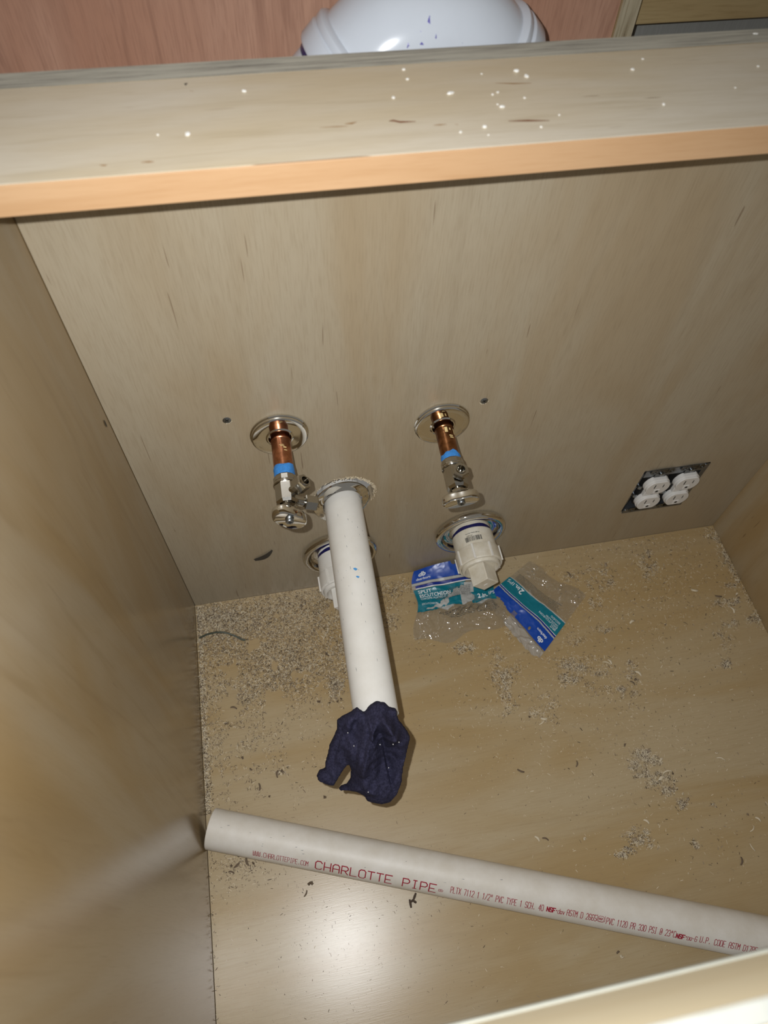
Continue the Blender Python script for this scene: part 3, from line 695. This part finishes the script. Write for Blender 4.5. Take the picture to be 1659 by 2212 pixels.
for v in [v for v in bm.verts if not v.link_faces]: bm.verts.remove(v)
bmesh.ops.recalc_face_normals(bm, faces=bm.faces[:])
for _ in range(3): bmesh.ops.smooth_vert(bm, verts=bm.verts[:], factor=.5, use_axis_x=True, use_axis_y=True, use_axis_z=True)
me = bpy.data.meshes.new('rag'); bm.to_mesh(me); bm.free()
rag = link('rag', me, m_rag, None, 80); tag(rag, 'crumpled navy cloth rag stuffed into the end of the drain pipe', 'rag')
mb = MB()
for (u, v) in [(761, 1597), (841, 1588), (853, 1583), (818, 1600), (749, 1573), (790, 1690), (840, 1660)]:
    p = rag_plane(u, v) + Vector((0, -.55, .83)) * (.0118 + fold(u, v)); mb.lathe([(.0001, -.0006), (.0006, 0), (.0001, .0006)], 8, mat=Matrix.Translation(p))
o = mb.build('lint', m_lint, rag); o['kind'] = 'stuff'

# ------------------------------------------------------------------ plastic bags
def bag_surface(c00, c10, c01, c11, crumple, seed, lean=None, edge=None, wr=lambda s, t: 0.0):
    c00, c10, c01, c11 = (Vector(c) for c in (c00, c10, c01, c11))
    def S(s, t, off=0.0):
        p = c00 * (1 - s) * (1 - t) + c10 * s * (1 - t) + c01 * (1 - s) * t + c11 * s * t
        if edge: p = p + Vector(edge(s, t))
        q = Vector((s * 2.6, t * 2.6, seed))
        r1 = 1 - abs(noise.noise(q)) * 2; r2 = 1 - abs(noise.noise(q * 2.3 + Vector((4, 1, 0)))) * 2; r3 = 1 - abs(noise.noise(q * 5.1 + Vector((2, 7, 3)))) * 2
        k = crumple(s, t); r4 = 1 - abs(noise.noise(q * 4.0 + Vector((9, 3, 1)))) * 3.2
        h = k * (.62 * max(0, r1) + .26 * max(0, r2) + .12 * max(0, r3)) + wr(s, t) * max(0, r4)
        if lean: h += lean(s, t)
        return p + Vector((0, 0, h + off))
    return S
def sheet(S, ns, nt, off, keep=None, t0=0, t1=1, s0=0, s1=1):
    V = []; F = []
    for j in range(nt + 1):
        for i in range(ns + 1): V.append(S(s0 + (s1 - s0) * i / ns, t0 + (t1 - t0) * j / nt, off))
    for j in range(nt):
        for i in range(ns):
            s, t = s0 + (s1 - s0) * (i + .5) / ns, t0 + (t1 - t0) * (j + .5) / nt
            if keep is None or keep(s, t):
                a = j * (ns + 1) + i; F.append((a, a + ns + 1, a + ns + 2, a + 1))
    return V, F
def compact(V, F):
    used = sorted({i for f in F for i in f}); mp = {k: i for i, k in enumerate(used)}
    return [V[k] for k in used], [tuple(mp[i] for i in f) for f in F]
def font_mesh(txt, bold=0.0):
    cu = bpy.data.curves.new('t', 'FONT'); cu.body = txt; cu.size = 1; cu.offset = bold; cu.resolution_u = 3
    o = bpy.data.objects.new('t', cu); COL.objects.link(o); bpy.context.view_layer.update()
    me = bpy.data.meshes.new_from_object(o.evaluated_get(bpy.context.evaluated_depsgraph_get()))
    V = [v.co.copy() for v in me.vertices]; F = [tuple(p.vertices) for p in me.polygons]
    bpy.data.objects.remove(o); bpy.data.meshes.remove(me); bpy.data.curves.remove(cu)
    x0 = min(v.x for v in V); x1 = max(v.x for v in V)
    return [((v.x - x0) / (x1 - x0), v.y / .73) for v in V], F
def bag_text(S, txt, s0, s1, tb, th, parent, off=.0024, bold=.012, mat=None):
    """text from s0 to s1, baseline at t = tb, cap height th (t grows downwards)"""
    V, F = font_mesh(txt, bold)
    o = pyd('lettering', [S(s0 + (s1 - s0) * x, tb - th * y, off) for x, y in V], F, mat or m_whiteprint, parent); o['label'] = 'white printed lettering'; return o
def nz(s, t, k, sd=0): return noise.noise(Vector((s * k, t * k, sd)))

# bag leaning on the back panel
S1_ = bag_surface((.336, -.0035, .002), (.4540, -.0035, .002), (.3165, -.112, .0008), (.4560, -.114, .0008),
                  lambda s, t: .0015 + .0052 * min(1, max(0, (t - .15) * 3)) * min(1, (1.02 - t) * 3) * (1 - .5 * abs(s - .5) * 2), 1.7,
                  lean=lambda s, t: (.018 * math.sin(PI * min(1, s * .95 + .02)) + .002) * max(0, 1 - t / .45) ** 1.3,
                  wr=lambda s, t: .0042 * min(1, max(0, (t - .58) * 7)) * min(1, (1.02 - t) * 8),
                  edge=lambda s, t: (0.004 * math.sin(t * 9) * (1 if s > .5 else -1) * abs(s - .5) * 2, -(.010 * math.exp(-((s - .32) / .22) ** 2)) * t ** 3 + .003 * math.sin(s * 13) * t ** 2, 0))
bg = empty('plastic_bag', (0, 0, 0)); tag(bg, 'clear plastic bag with blue header leaning against the back panel below the cleanout', 'plastic bag')
V, F = sheet(S1_, 90, 90, .0010); pyd('film', V, F, m_film, bg, 50)['label'] = 'clear crumpled film'
S1u = bag_surface((.336, -.0030, .0006), (.4540, -.0030, .0006), (.3165, -.112, .0005), (.4560, -.114, .0005), lambda s, t: .001 + .004 * math.sin(PI * s) * math.sin(PI * t), 8.7,
                  edge=lambda s, t: (0.004 * math.sin(t * 9) * (1 if s > .5 else -1) * abs(s - .5) * 2, -(.010 * math.exp(-((s - .32) / .22) ** 2)) * t ** 3 + .003 * math.sin(s * 13) * t ** 2, 0))
V, F = sheet(S1u, 60, 60, .0004); pyd('back_film', V, F, m_film, bg, 50)
def band(S, name, mat, parent, keep, ns=150, nt=110, t0=0, t1=.75, off=.0016, label=None):
    V, F = compact(*sheet(S, ns, nt, off, keep, t0, t1)); o = pyd(name, V, F, mat, parent, 50)
    if label: o['label'] = label
    return o
band(S1_, 'blue_header', m_blueprint, bg, lambda s, t: t < .185 and not (math.hypot((s - .52) * 1.1, t) < .045), t1=.2, nt=40, label='blue printed header')
band(S1_, 'navy_line', m_navyprint, bg, lambda s, t: .225 < t < .262 and s > .04, t0=.2, t1=.3, nt=22)
band(S1_, 'white_line', m_whiteprint, bg, lambda s, t: .266 < t < .277 and s > .04, t0=.25, t1=.3, nt=20)
band(S1_, 'grey_line', m_greyprint, bg, lambda s, t: .188 < t < .222, t0=.18, t1=.24, nt=20)
def torn(s, t):
    e = .50 - .62 * (s - .30) + .035 * nz(s, t, 26) + .03 * nz(s, t, 9, 4)
    return t > e and t < .56 + .03 * nz(s, t, 20, 2) + .04 * math.sin(s * 9)
def teal1(s, t):
    low = .60 + .035 * math.sin(s * 11 + .5) + .012 * nz(s, t, 40) - .10 * max(0, s - .55)
    if t < .285 or t > low or s < .01: return False
    if s < .74 and torn(s, t) and not (.40 < s < .56 and t > .47): return s < .06
    if s < .74 and s > .56 and t > .42: return False
    return True
band(S1_, 'teal_panel', m_teal, bg, teal1, t0=.28, t1=.68, nt=100, label='teal printed panel')
band(S1_, 'grey_paper', m_greyprint, bg, lambda s, t: t > .30 and t < .60 - .02 * math.sin(s * 30) and .05 < s < .93 and not teal1(s, t), t0=.28, t1=.68, nt=60, off=.0013, label='grey insert paper')
for k in range(7):
    band(S1_, 'fine_print', m_darkprint, bg, lambda s, t, k=k: abs(t - (.345 + .020 * k)) < .0045 and (.42 - .03 * k + .02 * nz(s, k, 40)) < s < .70 and nz(s * 3, k, 60) > -.25, t0=.335 + .02 * k, t1=.355 + .02 * k, nt=6, off=.0019)
for k in range(8):
    band(S1_, 'fine_print', m_darkprint, bg, lambda s, t, k=k: abs(t - (.635 + .017 * k - .06 * (s - .6))) < .0035 and .25 + .03 * k < s < .96 and nz(s * 3, k, 50, 3) > -.2, t0=.60 + .016 * k, t1=.66 + .02 * k, nt=12, off=.0019)
bag_text(S1_, 'db', .075, .165, .105, .062, bg, bold=.03)
bag_text(S1_, 'dearborn', .055, .225, .158, .036, bg)
bag_text(S1_, 'SPLIT', .05, .215, .352, .048, bg)
bag_text(S1_, 'ESCUTCHEON', .055, .44, .415, .050, bg)
bag_text(S1_, 'CHROME-PLATED P', .055, .37, .452, .028, bg, bold=0)
bag_text(S1_, 'ESCUTCHEON', .06, .26, .535, .028, bg, bold=0)
bag_text(S1_, '2 in.', .78, .905, .535, .062, bg, bold=.025)
bag_text(S1_, 'IPS', .925, 1.0, .520, .050, bg, bold=.0)
band(S1_, 'teal_panel', m_teal, bg, lambda s, t: s > .72 + .03 * math.sin(t * 40) and .44 < t < .585 + .02 * math.sin(s * 20), t0=.42, t1=.62, nt=40, off=.0017)

# bag lying upside down, header towards the camera
cC, cD, cB, cA = (at(u, v, 2, .003) for u, v in ((1177, 1408), (1060, 1281), (1219, 1349), (1095, 1252)))
ex = .62
c01 = cC + (cB - cC) / .47; c11 = cD + (cA - cD) / .47 * 1.12; c01[2] = c11[2] = .001
S2_ = bag_surface(cC, cD, c01, c11, lambda s, t: .0015 + .0018 * min(1, abs(t) * 6) * min(1, max(0, 1.05 - t) * 3) + .0045 * math.exp(-((t - .80) / .13) ** 2), 4.2,
                  lean=lambda s, t: .004 * math.sin(PI * max(0, min(1, s))) * math.sin(PI * max(0, min(1, t))),
                  wr=lambda s, t: .0036 * min(1, max(0, (t - .68) * 7)) * min(1, max(0, 1.02 - t) * 8) + .003 * min(1, max(0, -t - .01) * 20),
                  edge=lambda s, t: (.004 * math.sin(s * 7 + 1) * (t - .3), .003 * math.sin(s * 9) * t, 0))
bh = empty('plastic_bag', (0, 0, 0)); tag(bh, 'clear plastic bag lying flat with upside-down teal panel reading 2 in. IPS', 'plastic bag')
V, F = sheet(S2_, 90, 110, .0010, lambda s, t: t > -.13 - .09 * math.sin(s * 3.0) + .03 * nz(s, 0, 14) and t < 1.0 - .05 * nz(s, 1, 6) - .12 * (s - .5) ** 2, t0=-.26, t1=1.05)
V, F = compact(V, F); pyd('film', V, F, m_film, bh, 50)['label'] = 'clear crumpled film'
S2u = bag_surface(cC, cD, c01, c11, lambda s, t: .0012, 9.2, edge=lambda s, t: (.004 * math.sin(s * 7 + 1) * (t - .3), .003 * math.sin(s * 9) * t, -.0022 * (1 - max(0, t))))
V, F = sheet(S2u, 50, 60, .0002); pyd('back_film', V, F, m_film, bh, 50)
band(S2_, 'film_fold', m_film2, bh, lambda s, t: -.02 > t > -.13 - .09 * math.sin(s * 3.0) + .02 * nz(s, 0, 14) and s < .62, t0=-.25, t1=0, nt=50, off=.0013)
hdr = lambda s: .205 + .014 * math.sin(s * 6.0)
band(S2_, 'blue_header', m_blueprint, bh, lambda s, t: t < hdr(s) and t > .0 + (.02 * nz(s, 0, 40) + .05 * max(0, math.sin((s - .70) * 10.4)) if s > .70 else 0) and not (math.hypot((s - .33), (t - .055) * .6) < .017) and not (abs(s - .60) < .035 and t < .075 and (t * 60) % 1 > .35), t1=.24, nt=60, label='blue printed header')
band(S2_, 'grey_line', m_greyprint, bh, lambda s, t: hdr(s) < t < hdr(s) + .020, t0=.16, t1=.26, nt=40)
band(S2_, 'navy_line', m_navyprint, bh, lambda s, t: hdr(s) + .020 < t < hdr(s) + .044, t0=.18, t1=.30, nt=44)
band(S2_, 'white_line', m_whiteprint, bh, lambda s, t: hdr(s) + .044 < t < hdr(s) + .051, t0=.20, t1=.30, nt=60)
band(S2_, 'teal_panel', m_teal, bh, lambda s, t: hdr(s) + .051 < t < .468, t0=.22, t1=.48, nt=90, label='teal printed panel')
band(S2_, 'white_line', m_greyprint, bh, lambda s, t: .468 < t < .482 and s < .98, t0=.46, t1=.49, nt=20)
for k in range(7):
    band(S2_, 'fine_print', m_darkprint, bh, lambda s, t, k=k: abs(t - (.505 + .0195 * k)) < .0050 and .17 + .02 * (k % 3) < s < .93 and nz(s * 3, k, 60, 2) > -.3, t0=.495 + .0195 * k, t1=.515 + .0195 * k, nt=6, off=.0018)
bag_text(S2_, 'db', .085, .175, .085, .062, bh, bold=.03)
bag_text(S2_, 'dearborn', .075, .245, .152, .040, bh)
bag_text(S2_, 'SPLIT', .045, .135, .315, .030, bh)
bag_text(S2_, 'ESCUTCHEON', .045, .365, .350, .028, bh, bold=0)
bag_text(S2_, 'CHROME-PLATED', .05, .26, .378, .020, bh, bold=0)
bag_text(S2_, 'ESCUDO', .05, .20, .425, .030, bh, bold=0)
bag_text(S2_, '2', .70, .755, .442, .105, bh, bold=.02)
bag_text(S2_, 'in.', .765, .845, .432, .068, bh, bold=.02)
bag_text(S2_, 'IPS', .865, .975, .432, .068, bh, bold=-.008)

# ------------------------------------------------------------------ wire in the corner
pts = []
ctrl = [(431, 1378, .001), (446, 1371, .006), (468, 1366, .011), (488, 1367, .011), (508, 1374, .007), (524, 1382, .002), (530, 1382, .001)]
for (u, v, z) in ctrl: pts.append(Vector(at(u, v, 2, z + .0012)))
sm = []
for i in range(len(pts) - 1):
    p0, p1, p2, p3 = pts[max(i - 1, 0)], pts[i], pts[i + 1], pts[min(i + 2, len(pts) - 1)]
    for k in range(6):
        t = k / 6; sm.append(.5 * ((2 * p1) + (p2 - p0) * t + (2 * p0 - 5 * p1 + 4 * p2 - p3) * t * t + (3 * p1 - p0 - 3 * p2 + p3) * t ** 3))
sm.append(pts[-1])
wr = empty('wire_offcut', tuple(sm[0])); tag(wr, 'short grey-green wire offcut arching over the sawdust in the left back corner', 'wire')
mb = MB(); mb.tube([p - sm[0] for p in sm], .0014, 10); mb.build('sheath', m_wire, wr, 60)
mb = MB()
for k in range(5): 
    q = sm[-1] - sm[0]; mb.tube([q, q + Vector((random.uniform(.002, .005), random.uniform(-.003, .003), random.uniform(-.0005, .001)))], .00025, 5)
mb.build('strand', m_screw, wr)

# ------------------------------------------------------------------ plaster crumbs on the stretcher and the panel edge
base = []
for k in range(4):
    bm = bmesh.new(); bmesh.ops.create_icosphere(bm, subdivisions=2, radius=1)
    for v in bm.verts: v.co *= 1 + .45 * noise.noise(v.co * 1.8 + Vector((k * 7, 0, 0))); v.co.z *= .55
    me = bpy.data.meshes.new('plaster_crumb'); bm.to_mesh(me); bm.free(); me.materials.append(m_flake); base.append(me)
for i, (u, v, s) in enumerate([(872, 151, 3.5), (880, 172, 3.2), (1115, 155, 6), (1137, 166, 4.5), (850, 212, 3.5), (972, 203, 5), (978, 201, 3), (1064, 205, 2.5), (1075, 200, 2.5), (1084, 232, 4.5), (1075, 226, 2), (1133, 212, 2.3), (1366, 151, 4), (1388, 128, 2.3), (1637, 144, 3),
                               (1433, 226, 3), (995, 286, 2.6), (1047, 275, 4), (1055, 292, 1.8), (1169, 275, 2.2), (527, 198, 4), (406, 291, 4.5), (341, 292, 2.5), (1208, 249, 2), (1040, 160, 1.8), (1588, 190, 2)]):
    p = at(u, v, 2, H1); r = s / 3300
    o = bpy.data.objects.new('plaster_crumb', base[i % 4]); COL.objects.link(o); o.location = (p[0], p[1], H1 + r * .40); o.scale = (r * random.uniform(.9, 1.5), r, r * .8); o.rotation_euler = (0, 0, random.uniform(0, 6))
    tag(o, 'small white plaster crumb lying on the plywood stretcher', 'crumb', 'plaster crumbs on the stretcher')
p = at(1618, 61, 2, H1); o = bpy.data.objects.new('plaster_crumb', base[1]); COL.objects.link(o); o.location = (p[0], .012, H1 + .0006); o.scale = (.0018, .0009, .0009)
tag(o, 'white plaster crumb on the raw top edge of the back panel, upper right', 'crumb')

# ------------------------------------------------------------------ wood shavings one can pick out
def curl(L, w, turns, r0, taper=.6, n=14):
    V = []; F = []; th = .0003
    for i in range(n + 1):
        f = i / n; a = turns * 2 * PI * f; r = r0 * (1 - taper * f) if turns else 0
        if turns: c = Vector((r * math.sin(a) + L * f * .5, 0, r0 - r * math.cos(a)))
        else: c = Vector((L * (f - .5), .12 * L * math.sin(f * PI), .0012 * math.sin(f * PI)))
        ww = w * (.55 + .45 * math.sin(PI * (f * .8 + .1)))
        V += [c + Vector((0, -ww / 2, 0)), c + Vector((0, ww / 2, .0001)), c + Vector((0, ww / 2, th)), c + Vector((0, -ww / 2, th))]
    for i in range(n):
        for k in range(4): F.append((4 * i + k, 4 * i + 4 + k, 4 * i + 4 + (k + 1) % 4, 4 * i + (k + 1) % 4))
    F += [(0, 1, 2, 3), (4 * n + 3, 4 * n + 2, 4 * n + 1, 4 * n)]
    return V, F
SH = []
for k, (L, w, tn, r0, mat) in enumerate([(.009, .0032, 0, 0, m_chipL), (.006, .0030, .8, .0020, m_chipL), (.011, .0016, 0, 0, m_chipL), (.007, .0038, .45, .0028, m_chipM), (.006, .0032, .6, .0022, m_chipD), (.009, .0022, 0, 0, m_chipD), (.006, .0026, .35, .003, m_chipD)]):
    V, F = curl(L, w, tn, r0); me = bpy.data.meshes.new('wood_shaving'); me.from_pydata([tuple(v) for v in V], [], F); me.materials.append(mat); me.shade_smooth(); SH.append(me)
SHAV = [(1630, 1327, 1), (1622, 1334, 3), (1640, 1338, 1), (1626, 1342, 4), (1595, 1290, 3), (1582, 1318, 0), (1590, 1285, 1), (1606, 1262, 1), (1428, 1642, 0), (1412, 1648, 1), (1396, 1625, 3), (1410, 1633, 1), (1429, 1682, 0), (1455, 1672, 4), (1442, 1668, 2), (1396, 1775, 0),
        (1375, 1822, 1), (1365, 1815, 3), (1475, 1717, 1), (1488, 1729, 3), (1505, 1828, 1), (1500, 1822, 3), (1370, 1470, 4), (1378, 1455, 0), (1366, 1476, 5), (1349, 1613, 6), (1146, 1548, 6), (1175, 1552, 0), (1170, 1560, 2), (1317, 1430, 0), (1310, 1433, 2), (1400, 1205, 4),
        (1392, 1215, 3), (1537, 1163, 4), (1530, 1160, 1), (1310, 1224, 3), (1228, 1241, 5), (1552, 1288, 5), (1500, 1275, 0), (1365, 1344, 0), (1615, 1757, 3), (1637, 1770, 0), (1624, 1790, 2), (1557, 1640, 2), (1545, 1625, 1), (1600, 1860, 5), (1625, 1830, 2), (1160, 1812, 0), (1178, 1813, 5),
        (1332, 2060, 6), (1340, 2063, 1), (1125, 1665, 5), (1263, 1815, 1), (1245, 1650, 5), (648, 1310, 4), (656, 1306, 4), (627, 1307, 4), (582, 1346, 5), (715, 1517, 6), (727, 1515, 4), (735, 1508, 6), (488, 1560, 4), (545, 1664, 6), (612, 1668, 4), (600, 1672, 5), (720, 1690, 6),
        (706, 1360, 2), (702, 1372, 2), (696, 1378, 2), (685, 1515, 6), (505, 1530, 5), (525, 1640, 4), (560, 1700, 5), (580, 1720, 4), (705, 1722, 4), (512, 1868, 5), (498, 1872, 4), (535, 1860, 5), (545, 1862, 6), (500, 1885, 5), (672, 1905, 6), (676, 1911, 4), (660, 1930, 5), (775, 1490, 4), (770, 1470, 5)]
for i, (u, v, k) in enumerate(SHAV):
    p = at(u, v, 2, 0); o = bpy.data.objects.new('wood_shaving', SH[k]); COL.objects.link(o); o.location = (p[0], p[1], .0004); o.rotation_euler = (0, 0, random.uniform(0, 6.28)); s = random.uniform(.85, 1.25); o.scale = (s, s, s)
    dark = k >= 4
    kind = 'brown' if dark else 'pale'
    form = {0: 'flat leaf-shaped', 1: 'tightly curled', 2: 'thin sliver-like', 3: 'loosely curled', 4: 'curled', 5: 'long thin', 6: 'short chunky'}[k]
    if v > 1850 and u < 800: place = 'below the left end of the loose pipe'
    elif v > 1900: place = 'in front of the loose pipe'
    elif u < 800 and v < 1480: place = 'in the left back corner'
    elif u < 800: place = 'left of the navy rag'
    elif u > 1500 and v < 1380: place = 'beside the right side panel'
    elif v < 1300: place = 'on the floor below the outlets'
    elif v < 1580: place = 'in front of the plastic bags'
    elif u > 1330: place = 'behind the right part of the loose pipe'
    else: place = 'right of the navy rag'
    tag(o, f'{kind} {form} wood shaving {place}', 'wood shaving', f'{kind} wood shavings {place}')
V = []; F = []
for (u0, v0, u1, v1) in [(898, 1930, 893, 1944), (893, 1944, 888, 1948), (885, 1944, 888, 1960), (893, 1946, 899, 1950)]:
    a_, c_ = Vector(at(u0, v0, 2, .0008)), Vector(at(u1, v1, 2, .0008)); chip(V, F, (a_ + c_) / 2, c_ - a_, Vector((0, 0, 1)), (c_ - a_).length * 1.15, .0030, .0006, .0008)
tag(pyd('bark_strip', V, F, m_chipX), 'dark brown curled strip just below the loose pipe', 'wood strip')

# ------------------------------------------------------------------ sawdust
CL = []  # (u, v, su, sv, count, pale share, size)
def C_(u, v, su, sv, n, pale=.5, sz=1.0, z=1.0): CL.append((u, v, su, sv, n, pale, sz, z))
for (u, v, su, sv, n) in [(500, 1345, 55, 25, 1300), (600, 1320, 70, 30, 1500), (700, 1330, 60, 40, 1300), (560, 1400, 70, 30, 1300), (660, 1410, 60, 30, 1000), (600, 1450, 55, 22, 700), (470, 1400, 30, 40, 600), (510, 1500, 40, 22, 500), (570, 1490, 60, 25, 450), (640, 1470, 40, 30, 400), (725, 1490, 18, 30, 420), (735, 1400, 22, 30, 350),
                          (760, 1290, 50, 16, 600), (860, 1270, 25, 10, 160), (850, 1330, 18, 25, 140), (470, 1330, 26, 14, 500)]: C_(u, v, su, sv, int(n * 2.0), .38, 1.0, 1.8)
C_(475, 1620, 22, 60, 420, .4, .8); C_(500, 1590, 40, 40, 620, .3, .95); C_(560, 1600, 60, 40, 600, .3, .9); C_(640, 1560, 60, 40, 360, .25, .9); C_(520, 1690, 50, 40, 520, .3, .95); C_(640, 1680, 60, 40, 320, .25, .9); C_(560, 1745, 70, 14, 120, .3, .7); C_(610, 1670, 16, 10, 120, .4)
C_(515, 1868, 26, 12, 190, .3); C_(500, 1900, 30, 22, 110, .35); C_(570, 1885, 50, 14, 70, .3)
for (u, v, su, sv, n) in [(1085, 1460, 16, 18, 260), (1095, 1495, 14, 20, 220), (1098, 1530, 9, 14, 80), (1070, 1420, 18, 14, 80), (1230, 1455, 20, 14, 260), (1222, 1470, 9, 8, 110), (1265, 1440, 22, 10, 200), (1295, 1448, 14, 8, 90), (1368, 1458, 12, 12, 120), (1338, 1492, 9, 8, 110), (1372, 1500, 10, 10, 50), (1210, 1430, 16, 10, 60), (1165, 1545, 20, 12, 90), (1180, 1520, 14, 12, 70),
                          (1372, 1635, 14, 9, 130), (1392, 1628, 10, 7, 160), (1410, 1640, 12, 9, 160), (1375, 1658, 12, 7, 120), (1400, 1672, 14, 8, 120), (1425, 1690, 18, 11, 200), (1440, 1708, 14, 8, 130), (1476, 1738, 9, 7, 110), (1385, 1812, 16, 11, 170), (1395, 1822, 10, 7, 90), (1345, 1845, 12, 5, 90), (1362, 1838, 7, 6, 70), (1500, 1825, 7, 6, 40),
                          (1395, 1210, 10, 12, 110), (1400, 1232, 9, 12, 110), (1295, 1234, 14, 7, 70), (1320, 1262, 9, 7, 70), (1280, 1262, 12, 9, 50), (1285, 1298, 8, 10, 80), (1240, 1245, 12, 7, 70), (1535, 1160, 12, 8, 110), (1560, 1190, 10, 14, 90), (1575, 1215, 9, 9, 90), (1595, 1250, 9, 12, 60), (1578, 1265, 12, 6, 60), (1550, 1305, 14, 8, 90), (1592, 1298, 10, 8, 70),
                          (1630, 1335, 10, 8, 120), (1575, 1350, 10, 7, 70), (1558, 1370, 8, 6, 30), (1565, 1400, 7, 14, 60), (1572, 1430, 10, 8, 60), (1310, 1360, 14, 8, 60), (1250, 1390, 14, 10, 60), (1560, 1435, 9, 6, 60), (1000, 1400, 20, 10, 120), (1020, 1400, 14, 8, 70), (915, 1400, 25, 20, 40), (1105, 1370, 8, 10, 40), (1300, 1490, 16, 10, 60), (1540, 1740, 6, 3, 20)]: C_(u, v, su, sv, int(n * 1.9), .52, .92, 1.6)
C_(1280, 1300, 130, 90, 1150, .62, .95); C_(1400, 1230, 130, 50, 800, .5, 1.0); C_(1200, 1480, 120, 70, 800, .65, .95); C_(1500, 1320, 90, 80, 500, .6, 1.0); C_(1350, 1560, 160, 90, 420, .7, .95); C_(1500, 1650, 130, 120, 220, .65, .9); C_(1380, 1750, 140, 90, 190, .65, .9); C_(1150, 1650, 150, 110, 160, .7, .8); C_(1000, 1500, 110, 90, 160, .5, .7)
C_(960, 1650, 60, 80, 50, .5, .7); C_(1560, 1800, 90, 60, 120, .6); C_(1380, 1180, 70, 14, 150, .5); C_(1180, 1235, 60, 14, 60, .4)
C_(620, 2000, 120, 120, 150, .15, .8); C_(800, 2050, 150, 100, 90, .12, .7); C_(900, 1960, 120, 60, 40, .15, .8); C_(1150, 2030, 180, 70, 40, .4, .8)
V = []; F = []; I = []
def inb(p, m=.0012): return m < p[0] < W - m and FRONT + .01 < p[1] < -m
CH = np.array([0, 1, 2, 3])
for (u, v, su, sv, n, pale, sz, zz) in CL:
    sub = [(random.gauss(0, su * .8), random.gauss(0, sv * .8), random.uniform(.25, .6)) for _ in range(6)] if su < 24 else [(0, 0, 1.0)]
    for k in range(n):
        sx, sy, sk = random.choice(sub); uu, vv = u + sx + random.gauss(0, su * sk), v + sy + random.gauss(0, sv * sk); p = at(uu, vv, 2, 0)
        if not inb(p): continue
        if uu < 900 and vv < 1760 and noise.noise(Vector((uu * .021, vv * .03, 1.0))) + .55 * noise.noise(Vector((uu * .07, vv * .08, 4.0))) < -.50 + (.0032 * (vv - 1420) if vv > 1420 else 0) - (.25 if vv > 1560 else 0): continue
        L = sz * random.choice((.0008, .0012, .0018, .0024, .0032, .0042)) * random.uniform(.8, 1.3); w = random.choice((.0003, .0004, .0005, .0008)) * random.uniform(.8, 1.2) * sz
        q = Vector((p[0], p[1], random.uniform(.0001, .0010) * zz)); d = Vector((random.gauss(0, 1), random.gauss(0, 1), random.gauss(0, .22)))
        f0 = len(F); chip(V, F, q, d, Vector((0, 0, 1)), L, w, .00025, random.uniform(0, .0006))
        mi = 0 if random.random() < pale else random.choice((1, 1, 2, 2, 2, 3) if pale < .5 else (1, 1, 2, 3)); I += [mi] * (len(F) - f0)
def strip(u0, v0, u1, v1, n, spread, pale):
    global V, F, I
    for k in range(n):
        f = random.random(); p = at(u0 + (u1 - u0) * f, v0 + (v1 - v0) * f, 2, 0); p = p + np.array([1, 0, 0]) * abs(random.gauss(0, spread)) * (1 if u0 < 800 else -1)
        if not inb(p, .0008): continue
        q = Vector((p[0], p[1], random.uniform(.0001, .0022))); d = Vector((random.gauss(0, 1), random.gauss(0, 1), random.gauss(0, .5)))
        f0 = len(F); chip(V, F, q, d, Vector((0, 0, 1)), random.uniform(.0012, .0036), random.uniform(.0004, .0009), .00025, random.uniform(0, .0006)); I += [0 if random.random() < pale else random.choice((1, 2, 2, 3))] * (len(F) - f0)
strip(425, 1312, 432, 1480, 700, .006, .5); strip(432, 1480, 446, 1760, 1000, .0045, .5); strip(449, 1850, 462, 2212, 130, .003, .45); strip(1540, 1137, 1655, 1360, 260, .006, .65)
# fine specks over the whole floor
for k in range(5200):
    x = random.random() ** .9 * W; y = -random.random() * .56
    if x > .35 and y < -.40 and random.random() < .6: continue
    q = Vector((x, y, .0002)); d = Vector((random.gauss(0, 1), random.gauss(0, 1), 0)); f0 = len(F)
    chip(V, F, q, d, Vector((0, 0, 1)), random.uniform(.0003, .0010), random.uniform(.0002, .0004), .00015, 0); I += [random.choice((0, 0, 1, 2)) if x > .3 else random.choice((0, 1, 2, 2, 3))] * (len(F) - f0)
o = pyd('sawdust', V, F, [m_chipL, m_chipM, m_chipD, m_chipX], None, None, I)
tag(o, 'scattered drilling sawdust and fine wood chips over the cabinet floor', 'sawdust', kind='stuff')
